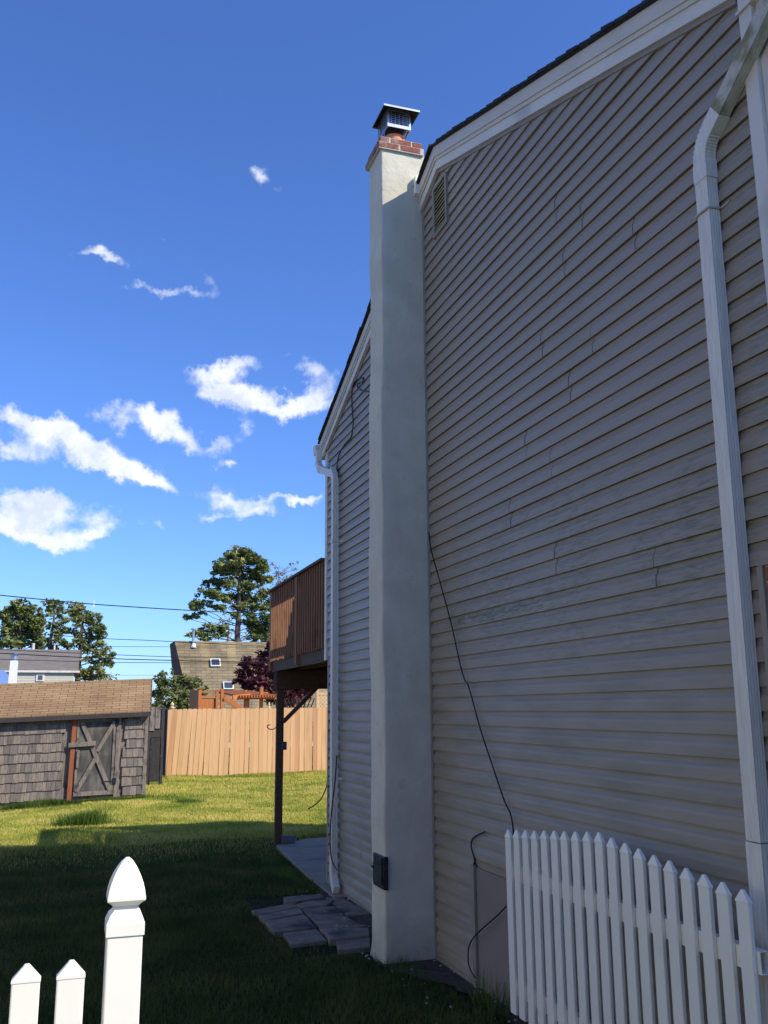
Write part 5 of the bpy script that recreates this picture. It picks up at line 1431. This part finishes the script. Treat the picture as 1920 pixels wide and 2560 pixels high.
# bare spring tree behind it
t, n = pine('pale half-bare spring tree between the tall pine and the deck', 70, Zq, [(1130, 960), (1120, 700), (1125, 500), (1120, 330)],
            [(1060, 220, 40, 30), (1110, 260, 45, 30), (1150, 300, 50, 40), (1090, 340, 60, 40), (1230, 230, 40, 25), (1270, 280, 45, 30), (1200, 340, 60, 40), (1100, 420, 60, 30), (1290, 220, 25, 18), (1160, 400, 50, 30)],
            name='spring_tree', leafm=MT['spring'], rzs=1.1, dens=.10, size=.10, trunk_r=.2, bark=MT['bark_grey'], subn=9)
tot += n
t, n = pine('thin budding tree seen through the lower gaps of the tall pine', 66, Zq, [(640, 960), (650, 860), (640, 760)],
            [(560, 760, 60, 40), (640, 800, 70, 50), (680, 880, 60, 40), (600, 700, 50, 30), (840, 800, 80, 60), (880, 380, 70, 50), (960, 460, 60, 50), (540, 880, 60, 40), (760, 900, 60, 40)],
            name='spring_tree', leafm=MT['spring'], rzs=1.1, dens=.05, size=.10, trunk_r=.12, bark=MT['bark_grey'], subn=9)
tot += n
# left pines (zoom coordinates of 0,1350 crop: scale 3.95)
Zl = lambda x, y: (x / 3.95, 1350 + y / 3.95)
t, n = pine('round dark pine at the far left above the grey roofed house', 95, Zl, [(195, 1100), (195, 900), (190, 720)],
            [(190, 630, 90, 40), (100, 680, 80, 40), (270, 680, 80, 45), (180, 740, 110, 50), (60, 760, 60, 40), (320, 760, 90, 50), (400, 730, 40, 30), (120, 830, 110, 45), (260, 840, 120, 50), (380, 850, 70, 50), (60, 900, 60, 40), (180, 930, 120, 45), (320, 950, 110, 50), (100, 1010, 90, 40), (230, 1030, 120, 40), (370, 1040, 80, 40), (20, 740, 30, 30), (10, 1000, 50, 40)],
            leafm=MT['pine'], size=.19, trunk_r=.26, subn=8, group='pines behind the grey roofed house', dens=.9)
tot += n
t, n = pine('slim open pine second from the left, between the round dark pine and the largest one', 92, Zl, [(490, 1110), (505, 950), (530, 800), (535, 690)],
            [(500, 620, 80, 28), (560, 640, 60, 25), (470, 690, 50, 25), (580, 700, 60, 30), (510, 740, 50, 22), (570, 850, 60, 30), (620, 780, 60, 35), (480, 850, 35, 22), (540, 930, 60, 30), (620, 900, 60, 40), (600, 1000, 70, 35), (480, 1010, 45, 25), (660, 1060, 60, 30), (540, 1070, 50, 25)],
            leafm=MT['pine'], size=.18, trunk_r=.24, subn=7, group='pines behind the grey roofed house', dens=.75)
tot += n
t, n = pine('largest of the left pines, warm green, reaching down to the shed roof', 88, Zl, [(765, 1390), (785, 1150), (800, 950), (815, 800), (790, 720)],
            [(720, 660, 80, 28), (790, 690, 70, 28), (700, 720, 70, 30), (830, 750, 90, 32), (930, 760, 60, 28), (740, 800, 80, 30), (870, 810, 80, 28), (960, 850, 60, 25), (1020, 880, 40, 22), (920, 900, 90, 28), (740, 930, 60, 30), (820, 920, 60, 30), (980, 950, 70, 25), (900, 980, 90, 30), (760, 1010, 60, 28), (960, 1040, 90, 28), (1060, 1090, 60, 25), (880, 1080, 80, 30), (990, 1130, 90, 30), (1090, 1150, 50, 25), (900, 1190, 80, 28), (1050, 1210, 80, 28), (1100, 1240, 40, 22), (940, 1260, 80, 25), (800, 1300, 80, 30), (880, 1330, 110, 30), (980, 1330, 70, 28), (770, 1350, 70, 30)],
            leafm=MT['pine2'], size=.15, trunk_r=.28, subn=7, group='pines behind the grey roofed house', dens=.8)
tot += n
t, n = pine('small pale leafless tree on the horizon right of the largest left pine', 110, Zl, [(1080, 1400), (1085, 1360)],
            [(1060, 1350, 50, 25), (1110, 1345, 50, 25), (1040, 1375, 40, 18)], name='spring_tree', leafm=MT['spring'], dens=.12, size=.16, trunk_r=.12, bark=MT['bark_grey'])
# green feathery tree beyond the fence, behind the shed corner
t, n = pine('feathery green tree between the shed and the brown roofed house', 40, Zq, [(180, 1640), (170, 1560), (160, 1450)],
            [(30, 1290, 45, 30), (110, 1330, 80, 35), (30, 1370, 60, 40), (230, 1330, 60, 30), (330, 1310, 60, 22), (120, 1400, 90, 40), (250, 1390, 80, 40), (370, 1380, 60, 30), (30, 1450, 60, 40), (150, 1470, 90, 40), (280, 1460, 90, 40), (400, 1430, 50, 30), (440, 1400, 25, 14), (60, 1540, 70, 40), (180, 1550, 80, 40), (120, 1240, 20, 16), (250, 1560, 60, 30), (-20, 1330, 40, 30), (-30, 1450, 40, 40), (-30, 1540, 50, 40), (240, 1620, 60, 30), (90, 1610, 60, 30)],
            name='green_tree', leafm=MT['shrubleaf'], size=.075, trunk_r=.09, subn=9, dens=.55, bark=MT['bark_grey'])
tot += n
# red maple
t, n = pine('dark red maple in front of the brown roof, beside the deck', 38, Zq, [(1130, 1640), (1130, 1500), (1120, 1350), (1100, 1150)],
            [(1030, 1020, 40, 35), (1060, 1080, 50, 35), (960, 1100, 60, 30), (820, 1125, 50, 22), (1040, 1140, 70, 40), (900, 1150, 70, 30), (780, 1190, 50, 28), (960, 1210, 80, 40), (860, 1230, 80, 40), (760, 1260, 40, 25), (1060, 1220, 70, 50), (800, 1300, 60, 35), (720, 1325, 30, 16), (900, 1310, 90, 40), (1020, 1320, 80, 50), (820, 1370, 60, 35), (920, 1390, 80, 35), (1040, 1400, 80, 40),
             (1140, 1150, 70, 60), (1160, 1280, 80, 60), (1180, 1400, 80, 50), (1220, 1450, 70, 40), (1300, 1430, 60, 40), (1200, 1510, 70, 40), (1260, 1500, 60, 40), (1140, 1520, 80, 40), (1250, 1280, 80, 60), (1330, 1360, 60, 50), (1050, 1480, 60, 40), (1400, 1450, 60, 40)],
            name='maple_tree', leafm=MT['maple'], size=.085, trunk_r=.12, subn=9, dens=.75)
tot += n
print('leaf faces', tot)

# low hedge / distant ground cover hiding the horizon
V = []
xs_ = rng.uniform(-60, 60, 9000); ys_ = rng.uniform(118, 130, 9000); zs_ = rng.random(9000) ** 1.5 * (2.2 + .9 * np.sin(xs_ * .35) + .6 * np.sin(xs_ * 1.1))
c_ = np.stack([xs_, ys_, zs_], 1)
hd_ = leaves(c_, np.full((9000, 3), .5), 16000, .35)
o = fast_mesh('distant_woodland', hd_, 4, MT['shrubleaf']); tag(o, 'low far-off band of woodland along the horizon', 'woodland', kind='stuff')

# ================================================================== UTILITY WIRES
Yw = 36.


def wire(pts, r, label, Y=Yw):
    W_ = [at(*p, y=Y) for p in pts]; a, b = W_[0], W_[-1]
    W_ = [a + (a - W_[1]) * 3.0] + W_ + [b + (b - W_[-2]) * 3.0]
    m = MB(); m.tube(curve_pts(W_, 5), r, 5); o = m.build('utility_wire', MT['cable'], smooth=True)
    return tag(o, label, 'wire', 'utility wires crossing behind the yards')


wire([(0, 1488), (110, 1499), (240, 1511), (440, 1524), (560, 1530), (690, 1536)], .019, 'topmost thick utility wire, the one above the left pines')
wire([(0, 1579), (130, 1588), (270, 1597), (350, 1600), (430, 1604)], .012, 'second utility wire from the top, ending at the brown roof ridge')
wire([(0, 1611), (130, 1613), (270, 1616), (430, 1617)], .008, 'faint thin utility wire just below the second one')
wire([(0, 1624), (130, 1630), (290, 1637), (430, 1642), (560, 1644), (690, 1646)], .012, 'upper of the three close utility wires crossing the two roofs')
wire([(0, 1633), (130, 1640), (290, 1647), (430, 1651), (560, 1654), (690, 1656)], .017, 'middle and thickest of the three close utility wires crossing the two roofs')
wire([(0, 1648), (130, 1652), (290, 1656), (430, 1657), (560, 1658), (690, 1658)], .011, 'lowest of the three close utility wires crossing the two roofs')
wire([(180, 1685), (290, 1688), (390, 1688)], .008, 'lowest single utility wire, just above the shed roof', Y=60)
sp = at(235, 1510, y=Yw); m = MB(); m.bar(sp + (-.0, 0, -.12), sp + (0, 0, .12), .03, .03); m.bar(sp + (-.04, 0, .04), sp + (.04, 0, .04), .03, .03); tag(m.build('wire_spacer', MT['vinyl']), 'small pale spacer clipped to the topmost utility wire', 'wire spacer')

# ================================================================== GRASS
def blades(n, x0, x1, y0, y1, h, w, excl=True, clump=None):
    x = rng.uniform(x0, x1, n); y = rng.uniform(y0, y1, n)
    if clump is not None:
        x = clump[0] + rng.normal(size=n) * clump[2]; y = clump[1] + rng.normal(size=n) * clump[3]
    keep = np.ones(n, bool)
    if excl:
        keep &= ~((x > -.02) & (y < 10.5)); keep &= ~((x > .02) & (y > 9.9) & (y < 14.0))
        keep &= ~((x > -.16 + (y - 9.9) * .05) & (y > 9.9) & (y < 14.0))
        # slab pile
        keep &= ~((x > -1.0) & (x < .1) & (y > 7.6) & (y < 10.1) & (rng.random(n) < .93))
        keep &= ~((x > -.46) & (x < 0) & (y > 7.15) & (y < 7.56))
        keep &= ~((x > -.2) & (x < 0) & (y < 10.5) & (rng.random(n) < .8))
        q = (np.stack([x, y], 1) - G1[:2]); s_ = q @ su[:2]; d_ = -(q @ sn[:2]); keep &= ~((s_ > SL_) & (s_ < 0) & (d_ > -.02) & (d_ < SDp))
    x = x[keep]; y = y[keep]; n = len(x)
    z = ground_h(x, y)
    pn = np.sin(x * 2.1 + y) * np.sin(y * 1.7 - x * .8) + .6 * np.sin(x * 5.3) * np.sin(y * 4.1)
    hh = h * (.45 + .8 * rng.random(n)) * (1 + .35 * pn)
    a = rng.uniform(0, 2 * math.pi, n); ww = w * (.7 + .6 * rng.random(n))
    lean = hh * rng.uniform(.1, .8, n); la = rng.uniform(0, 2 * math.pi, n)
    p0 = np.stack([x - np.cos(a) * ww, y - np.sin(a) * ww, z - .01], 1); p1 = np.stack([x + np.cos(a) * ww, y + np.sin(a) * ww, z - .01], 1)
    p2 = np.stack([x + np.cos(la) * lean, y + np.sin(la) * lean, z + hh], 1)
    return np.stack([p0, p1, p2], 1).reshape(-1, 3)


G = [blades(190000, -5.2, 3.2, 14.5, 21, .045, .007), blades(100000, -2.5, 5.5, 20, 27.9, .05, .010), blades(20000, -1.6, 5.4, 27.2, 27.9, .09, .010)]
o = fast_mesh('grass', np.concatenate(G), 3, MT['grass']); tag(o, 'patchy yellow green lawn grass', 'grass', kind='stuff')
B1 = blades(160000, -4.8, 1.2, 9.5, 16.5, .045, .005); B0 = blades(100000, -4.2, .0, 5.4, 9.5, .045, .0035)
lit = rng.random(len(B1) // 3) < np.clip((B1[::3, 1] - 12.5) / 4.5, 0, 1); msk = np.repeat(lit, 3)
o = fast_mesh('grass', np.concatenate([B0, B1[~msk]]), 3, MT['grass_shade']); tag(o, 'deep green side yard grass, darkened in colour for the house shade', 'grass', kind='stuff')
o = fast_mesh('grass', B1[msk], 3, MT['grass']); tag(o, 'mixed grass between the side yard and the dry lawn', 'grass', kind='stuff')
T_ = []
tf = at(205, 2062, z=0); T_.append(blades(2600, 0, 0, 0, 0, .25, .007, True, (tf[0], tf[1], .17, .12)))
tf = at(470, 2008, z=0); T_.append(blades(700, 0, 0, 0, 0, .13, .006, True, (tf[0], tf[1], .15, .12)))
tf = at(270, 2058, z=0); T_.append(blades(400, 0, 0, 0, 0, .08, .006, True, (tf[0], tf[1], .2, .12)))
for k in range(16):
    px = random.uniform(10, 340); tf = at(px, 2010 - px * .045, z=0); T_.append(blades(420, 0, 0, 0, 0, .10, .006, True, (tf[0], tf[1], .22, .05)))
tf = at(1240, 2520, z=0); T_.append(blades(120, 0, 0, 0, 0, .20, .003, False, (-.10, 5.95, .04, .14)))
for k in range(10): T_.append(blades(200, 0, 0, 0, 0, .09, .004, True, (-.26 + random.uniform(-.1, .02), random.uniform(5.6, 13.6), .06, .25)))
for k in range(8): T_.append(blades(300, 0, 0, 0, 0, .10, .008, True, (random.uniform(-.2, 4.6), 27.5, .2, .08)))
o = fast_mesh('grass_tufts', np.concatenate(T_), 3, MT['grass_g']); tag(o, 'taller green grass tufts along the shed, fence and wall', 'grass', kind='stuff')
# gravel specks by the wall foot
m = MB()
for k in range(90):
    y = random.uniform(5.6, 10.2); x = -random.random() ** 2 * .55 - .02
    if 7.15 < y < 7.56 and x > -.46: x = -.5
    r = random.uniform(.004, .012); m.lathe((x, y, .012 + (.03 if 8 < y < 10 else 0)), [(r * .6, 0), (r, r * .5), (r * .5, r)], 5, random.random())
tag(m.build('gravel', MT['pebble']), 'scattered pale gravel and mortar crumbs at the foot of the wall', 'gravel', kind='stuff')

# ================================================================== HOUSE AND HEDGE ADDED TO SHAPE THE FILL LIGHT (beyond the left and near edges of the view)
MT['nsiding'] = mat('pale_siding', (.66, .62, .54), .7, .04, 2)
fill_house = thing('house', 'pale tan neighbouring house across the side yard, off to the left of the lawn', 'house', (-12.5, 3, 0))
m = MB(); m.box((-17.2, -8, 0), (-8.7, 13, 5.4))
for y in (-8.02, 13.0): m.add([(-17.2, y, 5.4), (-8.7, y, 5.4), (-12.95, y, 7.6)], [(0, 1, 2)])
for i in range(26): m.box((-8.7, -8, .12 + i * .2), (-8.68, 13, .12 + i * .2 + .185))
m.build('wall', MT['nsiding'], fill_house)
m = MB(); m.hexa([(-8.3, -8.4, 5.2), (-8.3, 13.4, 5.2), (-12.95, 13.4, 7.62), (-12.95, -8.4, 7.62), (-8.3, -8.4, 5.32), (-8.3, 13.4, 5.32), (-12.95, 13.4, 7.74), (-12.95, -8.4, 7.74)])
m.hexa([(-17.6, -8.4, 5.2), (-17.6, 13.4, 5.2), (-12.95, 13.4, 7.615), (-12.95, -8.4, 7.615), (-17.6, -8.4, 5.32), (-17.6, 13.4, 5.32), (-12.95, 13.4, 7.735), (-12.95, -8.4, 7.735)]); m.build('roof', MT['grey_roof'], fill_house)
for y in (-5, -1, 3.2, 8.5):
    m = MB(); m.box((-8.679, y, 2.9), (-8.64, y + 1.0, 4.3)); w_ = m.build('window', MT['trim'], fill_house)
    m = MB(); m.box((-8.639, y + .08, 2.98), (-8.63, y + .92, 4.22)); m.build('pane', MT['glass'], w_)
hg = thing('hedge', 'tall clipped evergreen hedge behind the viewpoint, along the front yard', 'hedge', (-8, -9, 0))  # added out of view to cut the sky light on lawn and near faces
cs = [(x, -9 + random.uniform(-.4, .4), z) for x in np.arange(-22, 1.5, 1.0) for z in (1.0, 2.4, 3.8)]
fast_mesh('crown', leaves(cs, [(1.0, .9, 1.1)] * len(cs), 12000, .25), 4, MT['pine'], hg)
m = MB()
for x in np.arange(-21.5, 1, 1.5): m.tube([(x, -9, 0), (x + .1, -9, 3.6)], [.07, .03], 6)
m.build('trunk', MT['bark'], hg)
